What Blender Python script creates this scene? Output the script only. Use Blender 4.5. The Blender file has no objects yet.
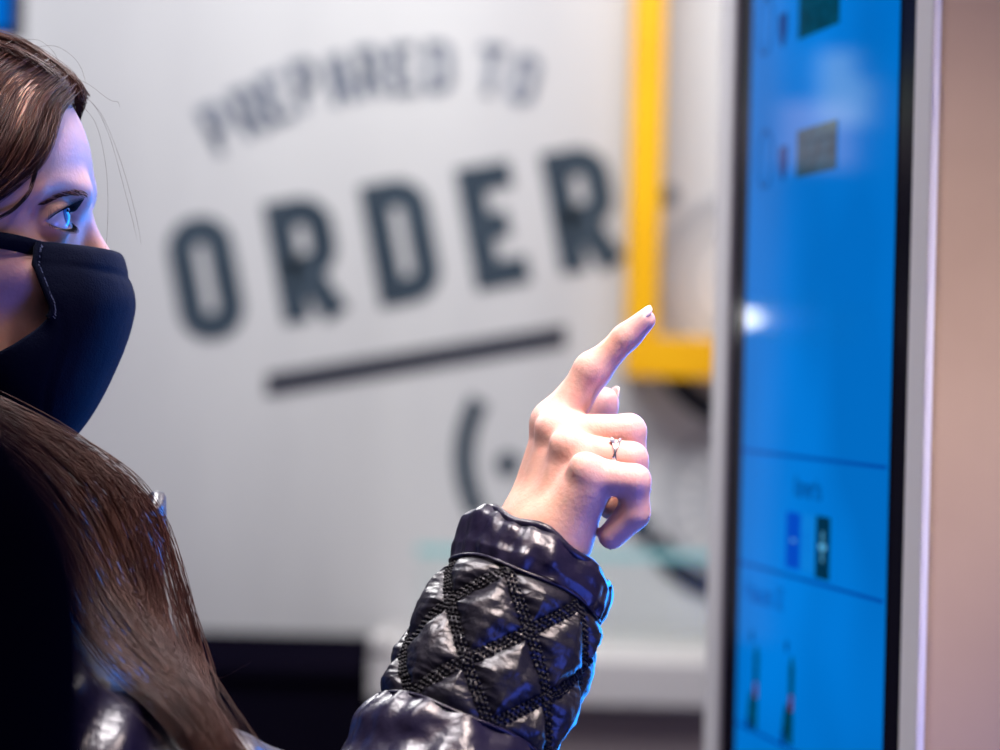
import bpy, math, random
import numpy as np
from mathutils import Matrix, Vector

rng = np.random.default_rng(7)
random.seed(7)
S = bpy.context.scene
COL = S.collection
PI = math.pi

# ------------------------------------------------------------------ camera
F = 2700.0
ROLL = math.radians(1.4)
CAM = np.array([0.0, 0.0, 1.45])
AX = np.array([math.cos(ROLL), 0, math.sin(ROLL)])     # right
AU = np.array([-math.sin(ROLL), 0, math.cos(ROLL)])    # up
AF = np.array([0.0, 1.0, 0.0])                         # into the scene


def P(px, py, d):
    return CAM + AX * ((px - 500) / F * d) + AU * ((375 - py) / F * d) + AF * d


def D(dx, dy, dz=0.0):
    """direction: image right, image down, depth"""
    v = AX * dx - AU * dy + AF * dz
    return v / np.linalg.norm(v)


# ------------------------------------------------------------------ materials
def lin(r, g, b):
    f = lambda c: (c / 255 / 12.92) if c / 255 <= 0.04045 else ((c / 255 + 0.055) / 1.055) ** 2.4
    return (f(r), f(g), f(b), 1)


def mat(name, col, rough=0.5, spec=0.5, metal=0.0, bump=None, var=None, emit=None, coat=0.0, sss=0.0, sheen=0.0):
    m = bpy.data.materials.new(name)
    m.use_nodes = True
    nt = m.node_tree
    b = nt.nodes['Principled BSDF']
    b.inputs['Base Color'].default_value = col
    b.inputs['Roughness'].default_value = rough
    b.inputs['Specular IOR Level'].default_value = spec
    b.inputs['Metallic'].default_value = metal
    b.inputs['Coat Weight'].default_value = coat
    b.inputs['Sheen Weight'].default_value = sheen
    if sss:
        b.inputs['Subsurface Weight'].default_value = sss
        b.inputs['Subsurface Radius'].default_value = (1.0, 0.35, 0.2)
        b.inputs['Subsurface Scale'].default_value = 0.004
    tc = nt.nodes.new('ShaderNodeTexCoord')
    if var:   # (scale, colour2, stretch)
        sc, c2, st = var
        mp = nt.nodes.new('ShaderNodeMapping')
        mp.inputs['Scale'].default_value = st
        nz = nt.nodes.new('ShaderNodeTexNoise')
        nz.inputs['Scale'].default_value = sc
        nz.inputs['Detail'].default_value = 4
        mx = nt.nodes.new('ShaderNodeMix')
        mx.data_type = 'RGBA'
        mx.inputs[6].default_value = col
        mx.inputs[7].default_value = c2
        rp = nt.nodes.new('ShaderNodeMapRange')
        rp.inputs[1].default_value = 0.22
        rp.inputs[2].default_value = 0.65
        nt.links.new(tc.outputs['Object'], mp.inputs[0])
        nt.links.new(mp.outputs[0], nz.inputs['Vector'])
        nt.links.new(nz.outputs[0], rp.inputs[0])
        nt.links.new(rp.outputs[0], mx.inputs[0])
        nt.links.new(mx.outputs[2], b.inputs['Base Color'])
    if bump:  # list of (scale, strength, distance, stretch)
        prev = None
        for sc, st, dist, stretch in bump:
            mp = nt.nodes.new('ShaderNodeMapping')
            mp.inputs['Scale'].default_value = stretch
            nz = nt.nodes.new('ShaderNodeTexNoise')
            nz.inputs['Scale'].default_value = sc
            nz.inputs['Detail'].default_value = 5
            bp = nt.nodes.new('ShaderNodeBump')
            bp.inputs['Strength'].default_value = st
            bp.inputs['Distance'].default_value = dist
            nt.links.new(tc.outputs['Object'], mp.inputs[0])
            nt.links.new(mp.outputs[0], nz.inputs['Vector'])
            nt.links.new(nz.outputs[0], bp.inputs['Height'])
            if prev:
                nt.links.new(prev.outputs[0], bp.inputs['Normal'])
            prev = bp
        nt.links.new(prev.outputs[0], b.inputs['Normal'])
    if emit:
        b.inputs['Emission Color'].default_value = emit[0]
        b.inputs['Emission Strength'].default_value = emit[1]
    return m


ONE = (1, 1, 1)
M = {}
M['wall'] = mat('wall_paint_light_patches', (0.665, 0.66, 0.655, 1), 0.6, 0.2, var=(1.6, (0.51, 0.505, 0.515, 1), (1.6, 1, 0.35)))  # noise puts soft lighting patches and reflections into the wall colour
M['wall_dark'] = mat('dark_wall_paint', (0.012, 0.012, 0.02, 1), 0.6, 0.2, var=(3, (0.02, 0.02, 0.03, 1), ONE))
M['floor'] = mat('floor_tile', (0.22, 0.21, 0.21, 1), 0.4, 0.4, var=(4, (0.17, 0.165, 0.165, 1), ONE))
M['ceiling'] = mat('ceiling_paint', (0.5, 0.5, 0.52, 1), 0.8, 0.1, var=(3, (0.46, 0.46, 0.48, 1), ONE))
M['ink'] = mat('wall_print_slate', lin(47, 58, 70), 0.7, 0.1, var=(9, lin(60, 72, 84), ONE))
M['ink_bar'] = mat('wall_print_navy', lin(44, 46, 58), 0.7, 0.1, var=(9, lin(52, 54, 66), ONE))
M['ink_soft'] = mat('wall_print_soft', lin(74, 82, 96), 0.7, 0.1, var=(14, lin(122, 128, 142), ONE))
M['ink_pale'] = mat('wall_print_pale', lin(165, 168, 174), 0.7, 0.1, var=(9, lin(175, 177, 182), ONE))
M['ink_tyre'] = mat('wall_print_tyre', lin(38, 42, 52), 0.7, 0.1, var=(9, lin(52, 58, 68), ONE))
M['yellow'] = mat('yellow_enamel', lin(246, 186, 0), 0.45, 0.3, var=(5, lin(238, 172, 0), ONE))
M['white_lam'] = mat('white_laminate', (0.60, 0.58, 0.575, 1), 0.6, 0.2, var=(3, (0.55, 0.535, 0.53, 1), ONE))
M['brown_front'] = mat('taupe_front', (0.25, 0.21, 0.215, 1), 0.6, 0.2, var=(4, (0.21, 0.18, 0.185, 1), ONE))
M['dark_cab'] = mat('dark_cabinet', (0.003, 0.0025, 0.007, 1), 1.0, 0.0, var=(4, (0.005, 0.004, 0.009, 1), ONE))
M['kiosk_white'] = mat('kiosk_white_plastic', (0.78, 0.77, 0.78, 1), 0.4, 0.3, var=(3, (0.73, 0.72, 0.74, 1), ONE))
M['kiosk_beige'] = mat('kiosk_beige_panel', lin(188, 164, 134), 0.6, 0.1, var=(6, lin(176, 152, 124), ONE))
M['bezel'] = mat('black_bezel', (0.006, 0.006, 0.013, 1), 0.15, 0.015, var=(3, (0.009, 0.008, 0.016, 1), ONE))
M['silver'] = mat('silver', (0.85, 0.86, 0.9, 1), 0.18, 0.5, 1.0, bump=[(300, 0.05, 0.001, ONE)])
M['gem'] = mat('clear_stone', (0.9, 0.92, 0.97, 1), 0.03, 1.0, 0.6, bump=[(900, 0.2, 0.001, ONE)])
M['nylon'] = mat('glossy_nylon', (0.0085, 0.0065, 0.021, 1), 0.31, 0.5,
                 bump=[(34, 0.5, 0.006, (1, 1, 1)), (160, 0.12, 0.001, ONE)])
M['leather'] = mat('quilted_leather', (0.008, 0.0075, 0.013, 1), 0.36, 0.55,
                   bump=[(55, 0.4, 0.006, ONE), (520, 0.22, 0.001, ONE)])
M['thread'] = mat('black_thread', (0.005, 0.005, 0.008, 1), 0.6, 0.22, bump=[(900, 0.2, 0.001, ONE)])
M['mask'] = mat('navy_cloth', (0.0018, 0.0032, 0.0115, 1), 0.9, 0.06, sheen=0.01,
                bump=[(900, 0.35, 0.001, ONE), (45, 0.3, 0.004, ONE)])
M['mask_seam'] = mat('seam_thread', (0.012, 0.015, 0.035, 1), 0.8, 0.1, bump=[(900, 0.2, 0.001, ONE)])
M['mask_thread'] = mat('pale_thread', (0.10, 0.12, 0.2, 1), 0.7, 0.2, bump=[(900, 0.2, 0.001, ONE)])
M['coat'] = mat('dark_coat', (0.003, 0.0025, 0.009, 1), 1.0, 0.0, bump=[(60, 0.3, 0.004, ONE)])
M['trousers'] = mat('dark_denim', (0.012, 0.014, 0.03, 1), 0.8, 0.2, bump=[(200, 0.3, 0.002, ONE)])
M['shoe'] = mat('black_shoe', (0.01, 0.01, 0.012, 1), 0.5, 0.4, bump=[(200, 0.2, 0.002, ONE)])
M['hair'] = mat('brown_hair', (0.022, 0.0065, 0.0075, 1), 0.40, 0.24, var=(60, (0.070, 0.025, 0.016, 1), (1, 1, 0.2)))
M['hair_base'] = mat('brown_hair_cap', (0.010, 0.004, 0.005, 1), 0.7, 0.1, bump=[(160, 0.6, 0.004, (1, 1, 0.15))])  # darker brown of the solid cap under the strands
M['hair_dark'] = mat('dark_hair', (0.014, 0.007, 0.006, 1), 0.5, 0.4, var=(90, (0.03, 0.014, 0.01, 1), ONE))
M['brow'] = mat('eyebrow_hair', (0.13, 0.055, 0.04, 1), 0.6, 0.2, var=(300, (0.05, 0.02, 0.015, 1), ONE))
M['lash'] = mat('lash', (0.004, 0.003, 0.004, 1), 0.5, 0.2, bump=[(900, 0.1, 0.001, ONE)])
M['nail'] = mat('fingernail', (0.86, 0.62, 0.60, 1), 0.2, 0.55, var=(60, (0.88, 0.68, 0.66, 1), ONE), coat=0.4)
M['steel'] = mat('painted_steel', (0.03, 0.03, 0.035, 1), 0.5, 0.4, bump=[(200, 0.1, 0.001, ONE)])


def emat(name, col, strength=1.0, gloss=0.0, rough=0.12, var=None):
    m = bpy.data.materials.new(name)
    m.use_nodes = True
    nt = m.node_tree
    nt.nodes.clear()
    out = nt.nodes.new('ShaderNodeOutputMaterial')
    em = nt.nodes.new('ShaderNodeEmission')
    em.inputs[0].default_value = col
    em.inputs[1].default_value = strength
    tc = nt.nodes.new('ShaderNodeTexCoord')
    nz = nt.nodes.new('ShaderNodeTexNoise')
    nz.inputs['Scale'].default_value = (var or (6, col))[0]
    nz.inputs['Detail'].default_value = 2
    mx = nt.nodes.new('ShaderNodeMix')
    mx.data_type = 'RGBA'
    mx.inputs[6].default_value = col
    mx.inputs[7].default_value = (var or (6, col))[1]
    rp = nt.nodes.new('ShaderNodeMapRange')
    rp.inputs[1].default_value = 0.38
    rp.inputs[2].default_value = 0.62
    nt.links.new(tc.outputs['Object'], nz.inputs['Vector'])
    nt.links.new(nz.outputs[0], rp.inputs[0])
    nt.links.new(rp.outputs[0], mx.inputs[0])
    nt.links.new(mx.outputs[2], em.inputs[0])
    if gloss:
        gl = nt.nodes.new('ShaderNodeBsdfGlossy')
        gl.inputs['Roughness'].default_value = rough
        fr = nt.nodes.new('ShaderNodeFresnel')
        fr.inputs[0].default_value = gloss
        cb = nt.nodes.new('ShaderNodeMixShader')
        nt.links.new(fr.outputs[0], cb.inputs[0])
        nt.links.new(em.outputs[0], cb.inputs[1])
        nt.links.new(gl.outputs[0], cb.inputs[2])
        nt.links.new(cb.outputs[0], out.inputs[0])
    else:
        nt.links.new(em.outputs[0], out.inputs[0])
    return m


M['screen'] = emat('lit_screen_blue', lin(0, 110, 200), 1.0, 1.09, 0.06, var=(3.2, lin(0, 128, 228)))
M['ui_line'] = emat('screen_line', lin(0, 70, 165), 1.0, 1.09, 0.06)
M['ui_ring'] = emat('screen_ring', lin(0, 74, 150), 1.0, 1.09, 0.06)
M['ui_text'] = emat('screen_text', lin(0, 52, 125), 1.0, 1.09, 0.06)
M['ui_card'] = emat('screen_card_green', lin(0, 58, 80), 1.0, 1.09, 0.06, var=(60, lin(0, 72, 100)))
M['ui_pale'] = emat('screen_pale_blue', lin(10, 128, 222), 1.0, 1.09, 0.06)
M['ui_btn'] = emat('screen_button_blue', lin(0, 76, 200), 1.0, 1.09, 0.06)
M['ui_btn_dark'] = emat('screen_button_teal', lin(0, 48, 76), 1.0, 1.09, 0.06)
M['ui_white'] = emat('screen_white', lin(90, 175, 225), 1.0, 1.09, 0.06)
M['ui_navy'] = emat('screen_navy', lin(0, 30, 110), 1.0, 1.09, 0.06)
M['ui_green'] = emat('screen_green', lin(0, 75, 105), 1.0, 1.09, 0.06, var=(80, lin(0, 50, 70)))
M['ui_red'] = emat('screen_red', lin(90, 30, 70), 1.0, 1.09, 0.06)
M['menu'] = emat('menu_screen_blue', lin(0, 105, 205), 1.0, 0, 0.1, var=(4, lin(0, 80, 180)))

# glass with a green edge
m = bpy.data.materials.new('clear_glass')
m.use_nodes = True
nt = m.node_tree
nt.nodes.clear()
o_ = nt.nodes.new('ShaderNodeOutputMaterial')
tr = nt.nodes.new('ShaderNodeBsdfTransparent')
tr.inputs[0].default_value = (0.96, 0.985, 0.98, 1)
gl = nt.nodes.new('ShaderNodeBsdfGlossy')
gl.inputs['Roughness'].default_value = 0.02
ms = nt.nodes.new('ShaderNodeMixShader')
ms.inputs[0].default_value = 0.002
nt.links.new(tr.outputs[0], ms.inputs[1])
nt.links.new(gl.outputs[0], ms.inputs[2])
nt.links.new(ms.outputs[0], o_.inputs[0])
M['glass'] = m
M['glass_edge'] = mat('glass_edge_teal', lin(120, 190, 190), 0.3, 0.5, var=(5, lin(145, 200, 200), ONE))


def skin_mat():
    m = bpy.data.materials.new('skin')
    m.use_nodes = True
    nt = m.node_tree
    b = nt.nodes['Principled BSDF']
    b.inputs['Roughness'].default_value = 0.48
    b.inputs['Specular IOR Level'].default_value = 0.35
    b.inputs['Subsurface Weight'].default_value = 0.25
    b.inputs['Subsurface Radius'].default_value = (1.0, 0.4, 0.25)
    b.inputs['Subsurface Scale'].default_value = 0.0035
    at = nt.nodes.new('ShaderNodeAttribute')
    at.attribute_name = 'flush'
    tc = nt.nodes.new('ShaderNodeTexCoord')
    nz = nt.nodes.new('ShaderNodeTexNoise')
    nz.inputs['Scale'].default_value = 90
    nz.inputs['Detail'].default_value = 5
    nt.links.new(tc.outputs['Object'], nz.inputs['Vector'])
    mx = nt.nodes.new('ShaderNodeMix')
    mx.data_type = 'RGBA'
    mx.inputs[6].default_value = (0.66, 0.385, 0.29, 1)
    mx.inputs[7].default_value = (0.75, 0.44, 0.40, 1)
    nt.links.new(at.outputs['Fac'], mx.inputs[0])
    m2 = nt.nodes.new('ShaderNodeMix')
    m2.data_type = 'RGBA'
    m2.blend_type = 'MULTIPLY'
    m2.inputs[0].default_value = 0.35
    rp = nt.nodes.new('ShaderNodeMapRange')
    rp.inputs[1].default_value = 0.3
    rp.inputs[2].default_value = 0.7
    rp.inputs[3].default_value = 0.78
    rp.inputs[4].default_value = 1.1
    nt.links.new(nz.outputs[0], rp.inputs[0])
    nt.links.new(mx.outputs[2], m2.inputs[6])
    nt.links.new(rp.outputs[0], m2.inputs[7])
    nt.links.new(m2.outputs[2], b.inputs['Base Color'])
    n2 = nt.nodes.new('ShaderNodeTexNoise')
    n2.inputs['Scale'].default_value = 420
    n2.inputs['Detail'].default_value = 4
    nt.links.new(tc.outputs['Object'], n2.inputs['Vector'])
    bp = nt.nodes.new('ShaderNodeBump')
    bp.inputs['Strength'].default_value = 0.22
    bp.inputs['Distance'].default_value = 0.0012
    nt.links.new(n2.outputs[0], bp.inputs['Height'])
    nt.links.new(bp.outputs[0], b.inputs['Normal'])
    return m


M['skin'] = skin_mat()


def eye_mat():
    m = bpy.data.materials.new('eye')
    m.use_nodes = True
    nt = m.node_tree
    b = nt.nodes['Principled BSDF']
    b.inputs['Roughness'].default_value = 0.06
    b.inputs['Coat Weight'].default_value = 0.5
    tc = nt.nodes.new('ShaderNodeTexCoord')
    sp = nt.nodes.new('ShaderNodeSeparateXYZ')
    nt.links.new(tc.outputs['Object'], sp.inputs[0])
    cr = nt.nodes.new('ShaderNodeValToRGB')
    cr.color_ramp.interpolation = 'LINEAR'
    e = cr.color_ramp.elements
    e[0].position = 0.0
    e[0].color = (0.8, 0.8, 0.82, 1)
    e[1].position = 1.0
    e[1].color = (0.004, 0.004, 0.006, 1)
    for p, c in ((0.845, (0.78, 0.78, 0.82, 1)), (0.875, (0.02, 0.05, 0.12, 1)), (0.90, (0.06, 0.22, 0.42, 1)),
                 (0.965, (0.10, 0.32, 0.5, 1)), (0.975, (0.004, 0.004, 0.006, 1))):
        k = e.new(p)
        k.color = c
    dv = nt.nodes.new('ShaderNodeMath')
    dv.operation = 'DIVIDE'
    dv.inputs[1].default_value = 0.0121
    nt.links.new(sp.outputs[0], dv.inputs[0])
    nt.links.new(dv.outputs[0], cr.inputs[0])
    nt.links.new(cr.outputs[0], b.inputs['Base Color'])
    return m


M['eye'] = eye_mat()


# ------------------------------------------------------------------ object helpers
def link_mesh(name, verts, faces, material, parent=None, smooth=True, label=None):
    me = bpy.data.meshes.new(name)
    verts = np.asarray(verts, dtype=np.float64)
    if isinstance(faces, np.ndarray):
        n, k = faces.shape
        me.vertices.add(len(verts))
        me.vertices.foreach_set('co', verts.ravel())
        me.loops.add(n * k)
        me.loops.foreach_set('vertex_index', faces.ravel().astype(np.int32))
        me.polygons.add(n)
        me.polygons.foreach_set('loop_start', (np.arange(n) * k).astype(np.int32))
        me.update(calc_edges=True)
        me.validate()
    else:
        me.from_pydata([tuple(v) for v in verts], [], faces)
        me.update()
    if smooth:
        me.polygons.foreach_set('use_smooth', np.ones(len(me.polygons), dtype=bool))
    me.materials.append(material)
    o = bpy.data.objects.new(name, me)
    COL.objects.link(o)
    if parent is not None:
        o.parent = parent
        o.matrix_parent_inverse = Matrix.Translation(-Vector(world_loc(parent)))
    if label:
        o['label'] = label
    return o


def world_loc(o):
    # things are unrotated empties; every mesh keeps its points in world space
    return Vector(o.location) if o.type == 'EMPTY' else Vector((0, 0, 0))


def empty(name, loc, label, cat, group=None):
    o = bpy.data.objects.new(name, None)
    o.empty_display_size = 0.05
    o.location = Vector(loc)
    COL.objects.link(o)
    o['label'] = label
    o['category'] = cat
    if group:
        o['group'] = group
    return o


class MB:
    def __init__(self):
        self.v, self.f = [], []

    def add(self, vs, fs):
        n = len(self.v)
        self.v += [tuple(x) for x in vs]
        self.f += [tuple(i + n for i in f) for f in fs]
        return self

    def hexa(self, c8):
        return self.add(c8, [(0, 3, 2, 1), (4, 5, 6, 7), (0, 1, 5, 4), (1, 2, 6, 5), (2, 3, 7, 6), (3, 0, 4, 7)])

    def box(self, x0, x1, y0, y1, z0, z1):
        return self.hexa([(x0, y0, z0), (x1, y0, z0), (x1, y1, z0), (x0, y1, z0),
                          (x0, y0, z1), (x1, y0, z1), (x1, y1, z1), (x0, y1, z1)])

    def tube(self, pts, r, n=8, closed=False):
        pts = [np.array(p, float) for p in pts]
        rs = r if hasattr(r, '__len__') else [r] * len(pts)
        prev = None
        vs = []
        for i, p in enumerate(pts):
            if closed:
                t = pts[(i + 1) % len(pts)] - pts[i - 1]
            else:
                t = pts[min(i + 1, len(pts) - 1)] - pts[max(i - 1, 0)]
            t = t / (np.linalg.norm(t) + 1e-12)
            if prev is None:
                a = np.cross(t, [0.3, 0.5, 0.81])
            else:
                a = prev - t * prev.dot(t)
            a = a / (np.linalg.norm(a) + 1e-12)
            prev = a
            b = np.cross(t, a)
            for k in range(n):
                w = 2 * PI * k / n
                vs.append(p + rs[i] * (a * math.cos(w) + b * math.sin(w)))
        fs = []
        m_ = len(pts)
        for i in range(m_ if closed else m_ - 1):
            j = (i + 1) % m_
            for k in range(n):
                q = (k + 1) % n
                fs.append((i * n + k, i * n + q, j * n + q, j * n + k))
        if not closed:
            fs.append(tuple(range(n))[::-1])
            fs.append(tuple((m_ - 1) * n + k for k in range(n)))
        return self.add(vs, fs)

    def build(self, name, material, parent=None, smooth=False, label=None, bevel=0, seg=3):
        o = link_mesh(name, np.array(self.v), self.f, material, parent, smooth, label)
        if bevel:
            b = o.modifiers.new('bevel', 'BEVEL')
            b.width = bevel
            b.segments = seg
            b.limit_method = 'ANGLE'
            o.data.polygons.foreach_set('use_smooth', np.ones(len(o.data.polygons), dtype=bool))
            w = o.modifiers.new('wn', 'WEIGHTED_NORMAL')
            w.keep_sharp = False
        return o


def tag(o, label=None, cat=None, group=None, kind=None):
    for k, v in (('label', label), ('category', cat), ('group', group), ('kind', kind)):
        if v:
            o[k] = v
    return o


# ------------------------------------------------------------------ implicit surfaces
class Grid:
    def __init__(self, lo, hi, h):
        self.lo = np.array(lo, float)
        self.h = h
        n = np.ceil((np.array(hi) - self.lo) / h).astype(int) + 1
        ax = [(self.lo[i] + h * np.arange(n[i])).astype(np.float32) for i in range(3)]
        self.X = ax[0][:, None, None]
        self.Y = ax[1][None, :, None]
        self.Z = ax[2][None, None, :]
        self.n = n


def cone(g, a, b, ra, rb):
    a = np.asarray(a)
    b = np.asarray(b)
    d = (b - a).astype(np.float32)
    L = float(d.dot(d)) + 1e-12
    px, py, pz = g.X - np.float32(a[0]), g.Y - np.float32(a[1]), g.Z - np.float32(a[2])
    t = np.clip((px * d[0] + py * d[1] + pz * d[2]) / np.float32(L), 0, 1)
    return np.sqrt((px - t * d[0]) ** 2 + (py - t * d[1]) ** 2 + (pz - t * d[2]) ** 2) - (np.float32(ra) + t * np.float32(rb - ra))


def ball(g, c, r):
    return np.sqrt((g.X - np.float32(c[0])) ** 2 + (g.Y - np.float32(c[1])) ** 2 + (g.Z - np.float32(c[2])) ** 2) - np.float32(r)


def ell(g, c, r, tilt=0.0):
    """ellipsoid, rotated about Y by tilt"""
    x, y, z = g.X - np.float32(c[0]), g.Y - np.float32(c[1]), g.Z - np.float32(c[2])
    ct, st = np.float32(math.cos(tilt)), np.float32(math.sin(tilt))
    x, z = ct * x + st * z, -st * x + ct * z
    k0 = np.sqrt((x / np.float32(r[0])) ** 2 + (y / np.float32(r[1])) ** 2 + (z / np.float32(r[2])) ** 2)
    k1 = np.sqrt((x / np.float32(r[0] ** 2)) ** 2 + (y / np.float32(r[1] ** 2)) ** 2 + (z / np.float32(r[2] ** 2)) ** 2)
    return k0 * (k0 - 1) / (k1 + np.float32(1e-9))


def su(a, b, k):
    h = np.maximum(np.float32(k) - np.abs(a - b), 0)
    return np.minimum(a, b) - h * h / np.float32(4 * k)


def ss(a, b, k):      # a minus b
    return -su(-a, b, k)


def smax(a, b, k):
    return -su(-a, -b, k)


def nets(V, g):
    s = V < 0
    cnt = np.zeros(np.array(V.shape) - 1, dtype=np.int8)
    for i in (0, 1):
        for j in (0, 1):
            for k in (0, 1):
                cnt += s[i:V.shape[0] - 1 + i, j:V.shape[1] - 1 + j, k:V.shape[2] - 1 + k]
    cells = np.argwhere((cnt > 0) & (cnt < 8))
    idx = np.full(cnt.shape, -1, dtype=np.int32)
    idx[tuple(cells.T)] = np.arange(len(cells))
    acc = np.zeros((len(cells), 3))
    num = np.zeros(len(cells))
    cor = [(i, j, k) for i in (0, 1) for j in (0, 1) for k in (0, 1)]
    vals = {c: V[cells[:, 0] + c[0], cells[:, 1] + c[1], cells[:, 2] + c[2]].astype(float) for c in cor}
    for c in cor:
        for ax in range(3):
            if c[ax] == 0:
                e = list(c)
                e[ax] = 1
                e = tuple(e)
                va, vb = vals[c], vals[e]
                m_ = (va < 0) != (vb < 0)
                t = np.where(m_, va / np.where(m_, va - vb, 1), 0)
                p = np.array(c, float)[None, :].repeat(len(cells), 0)
                p[:, ax] = t
                acc[m_] += p[m_]
                num[m_] += 1
    verts = (cells + acc / num[:, None]) * g.h + g.lo
    quads = []
    for ax in range(3):
        a1, a2 = (ax + 1) % 3, (ax + 2) % 3
        sl0 = [slice(None)] * 3
        sl1 = [slice(None)] * 3
        sl0[ax] = slice(0, -1)
        sl1[ax] = slice(1, None)
        ch = s[tuple(sl0)] != s[tuple(sl1)]
        e = np.argwhere(ch)
        ok = (e[:, a1] > 0) & (e[:, a2] > 0) & (e[:, a1] < V.shape[a1] - 1) & (e[:, a2] < V.shape[a2] - 1)
        e = e[ok]
        inside = s[tuple(e.T)]
        def cell(d1, d2):
            c = e.copy()
            c[:, a1] -= d1
            c[:, a2] -= d2
            return idx[tuple(c.T)]
        q = np.stack([cell(1, 1), cell(0, 1), cell(0, 0), cell(1, 0)], 1)
        q[~inside] = q[~inside][:, ::-1]
        quads.append(q)
    return verts, np.concatenate(quads)


def vnoise(p, scale, seed=0):
    """cheap smooth value noise on points (n,3) -> (n,) in -1..1"""
    q = p * scale + seed * 17.31
    i = np.floor(q).astype(np.int64)
    f = q - i
    f = f * f * (3 - 2 * f)
    out = np.zeros(len(p))
    for a in (0, 1):
        for b in (0, 1):
            for c in (0, 1):
                h = (i[:, 0] + a) * 374761393 + (i[:, 1] + b) * 668265263 + (i[:, 2] + c) * 2147483647 + seed * 1013
                h = (h ^ (h >> 13)) * 1274126177
                h = (h ^ (h >> 16)) & 0xFFFFF
                w = (f[:, 0] if a else 1 - f[:, 0]) * (f[:, 1] if b else 1 - f[:, 1]) * (f[:, 2] if c else 1 - f[:, 2])
                out += w * (h / 0x7FFFF - 1.0)
    return out


def catmull(pts, n):
    pts = np.asarray(pts, float)
    t = np.linspace(0, len(pts) - 1, n)
    i = np.clip(t.astype(int), 0, len(pts) - 2)
    f = (t - i)[:, None]
    g0 = lambda k: pts[np.clip(k, 0, len(pts) - 1)]
    a, b, c, d = g0(i - 1), g0(i), g0(i + 1), g0(i + 2)
    return 0.5 * (2 * b + (c - a) * f + (2 * a - 5 * b + 4 * c - d) * f ** 2 + (3 * b - a - 3 * c + d) * f ** 3)


def tubes(lines, r, k=3):
    """lines (N,m,3) -> verts, quads of thin tapered strands; r (N,)"""
    L = np.asarray(lines, float)
    N, m_, _ = L.shape
    T = np.gradient(L, axis=1)
    T /= np.linalg.norm(T, axis=2, keepdims=True) + 1e-12
    ref = np.array([0.21, -0.93, 0.3])
    A = np.cross(T, ref)
    A /= np.linalg.norm(A, axis=2, keepdims=True) + 1e-12
    B = np.cross(T, A)
    tp = np.ones(m_)
    tp[-6:] = np.linspace(1, 0.15, 6)
    R = (np.asarray(r)[:, None] * tp[None, :])[:, :, None]
    ring = [L + R * (A * math.cos(2 * PI * j / k) + B * math.sin(2 * PI * j / k)) for j in range(k)]
    V = np.stack(ring, 2).reshape(-1, 3)
    base = (np.arange(N)[:, None, None] * m_ + np.arange(m_ - 1)[None, :, None]) * k
    j = np.arange(k)[None, None, :]
    q = np.stack([base + j, base + (j + 1) % k, base + k + (j + 1) % k, base + k + j], -1).reshape(-1, 4)
    return V, q


# ================================================================== SETTING
WY = 4.2
def struct(name, mb, material):
    o = mb.build(name, material)
    o['kind'] = 'structure'
    return o

struct('floor', MB().box(-2.6, 2.4, -1.2, WY + 0.1, -0.1, 0), M['floor'])
struct('ceiling', MB().box(-2.6, 2.4, -1.2, WY + 0.1, 2.9, 3.0), M['ceiling'])
struct('wall_back', MB().box(-0.84, 2.4, WY, WY + 0.1, 0, 2.9), M['wall'])
struct('wall_left', MB().box(-2.6, -0.84, WY - 0.01, WY + 0.1, 0, 2.9), M['wall_dark'])  # unseen stretch, put in dark so the kiosk glass reflects little


# ------------------------------------------------------------------ wall lettering
def wp(px, py, off=0.003):
    return P(px, py, WY - off)


def arc(cx, cy, rx, ry, a0, a1, n=10):
    return [(cx + rx * math.cos(math.radians(a)), cy + ry * math.sin(math.radians(a))) for a in np.linspace(a0, a1, n)]


def glyph(ch, w, h, s):
    """strokes as centre polylines in a box centred on 0, y up"""
    x0, x1, y0, y1 = -w / 2 + s / 2, w / 2 - s / 2, -h / 2 + s / 2, h / 2 - s / 2
    r = min((x1 - x0) / 2, (y1 - y0) / 4) * 0.95
    if ch == 'O':
        return [arc(x1 - r, y1 - r, r, r, 0, 90) + arc(x0 + r, y1 - r, r, r, 90, 180)
                + arc(x0 + r, y0 + r, r, r, 180, 270) + arc(x1 - r, y0 + r, r, r, 270, 360) + [(x1, y1 - r)]]
    if ch == 'D':
        return [[(x0, y0), (x0, y1)] + arc(x1 - r, y1 - r, r, r, 90, 0) + arc(x1 - r, y0 + r, r, r, 0, -90) + [(x0, y0)]]
    if ch in 'RP':
        ym = y0 + (y1 - y0) * 0.42
        rr = min(r, (y1 - ym) / 2)
        out = [[(x0, y0 - s * 0.45), (x0, y1)] + arc(x1 - rr, y1 - rr, rr, rr, 90, 0) + arc(x1 - rr, ym + rr, rr, rr, 0, -90) + [(x0, ym)]]
        if ch == 'R':
            out.append([((x0 + x1) / 2 - s * 0.1, ym), (x1 + s * 0.05, y0 - s * 0.45)])
        return out
    if ch == 'E':
        return [[(x1 + s * 0.4, y1), (x0, y1), (x0, y0), (x1 + s * 0.4, y0)], [(x0, 0), (x1, 0)]]
    if ch == 'A':
        return [[(x0, y0 - s * 0.4), (-s * 0.35, y1), (s * 0.35, y1), (x1, y0 - s * 0.4)], [(x0 + w * 0.15, y0 + h * 0.2), (x1 - w * 0.15, y0 + h * 0.2)]]
    if ch == 'T':
        return [[(x0 - s * 0.4, y1), (x1 + s * 0.4, y1)], [(0, y1), (0, y0 - s * 0.4)]]


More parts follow.
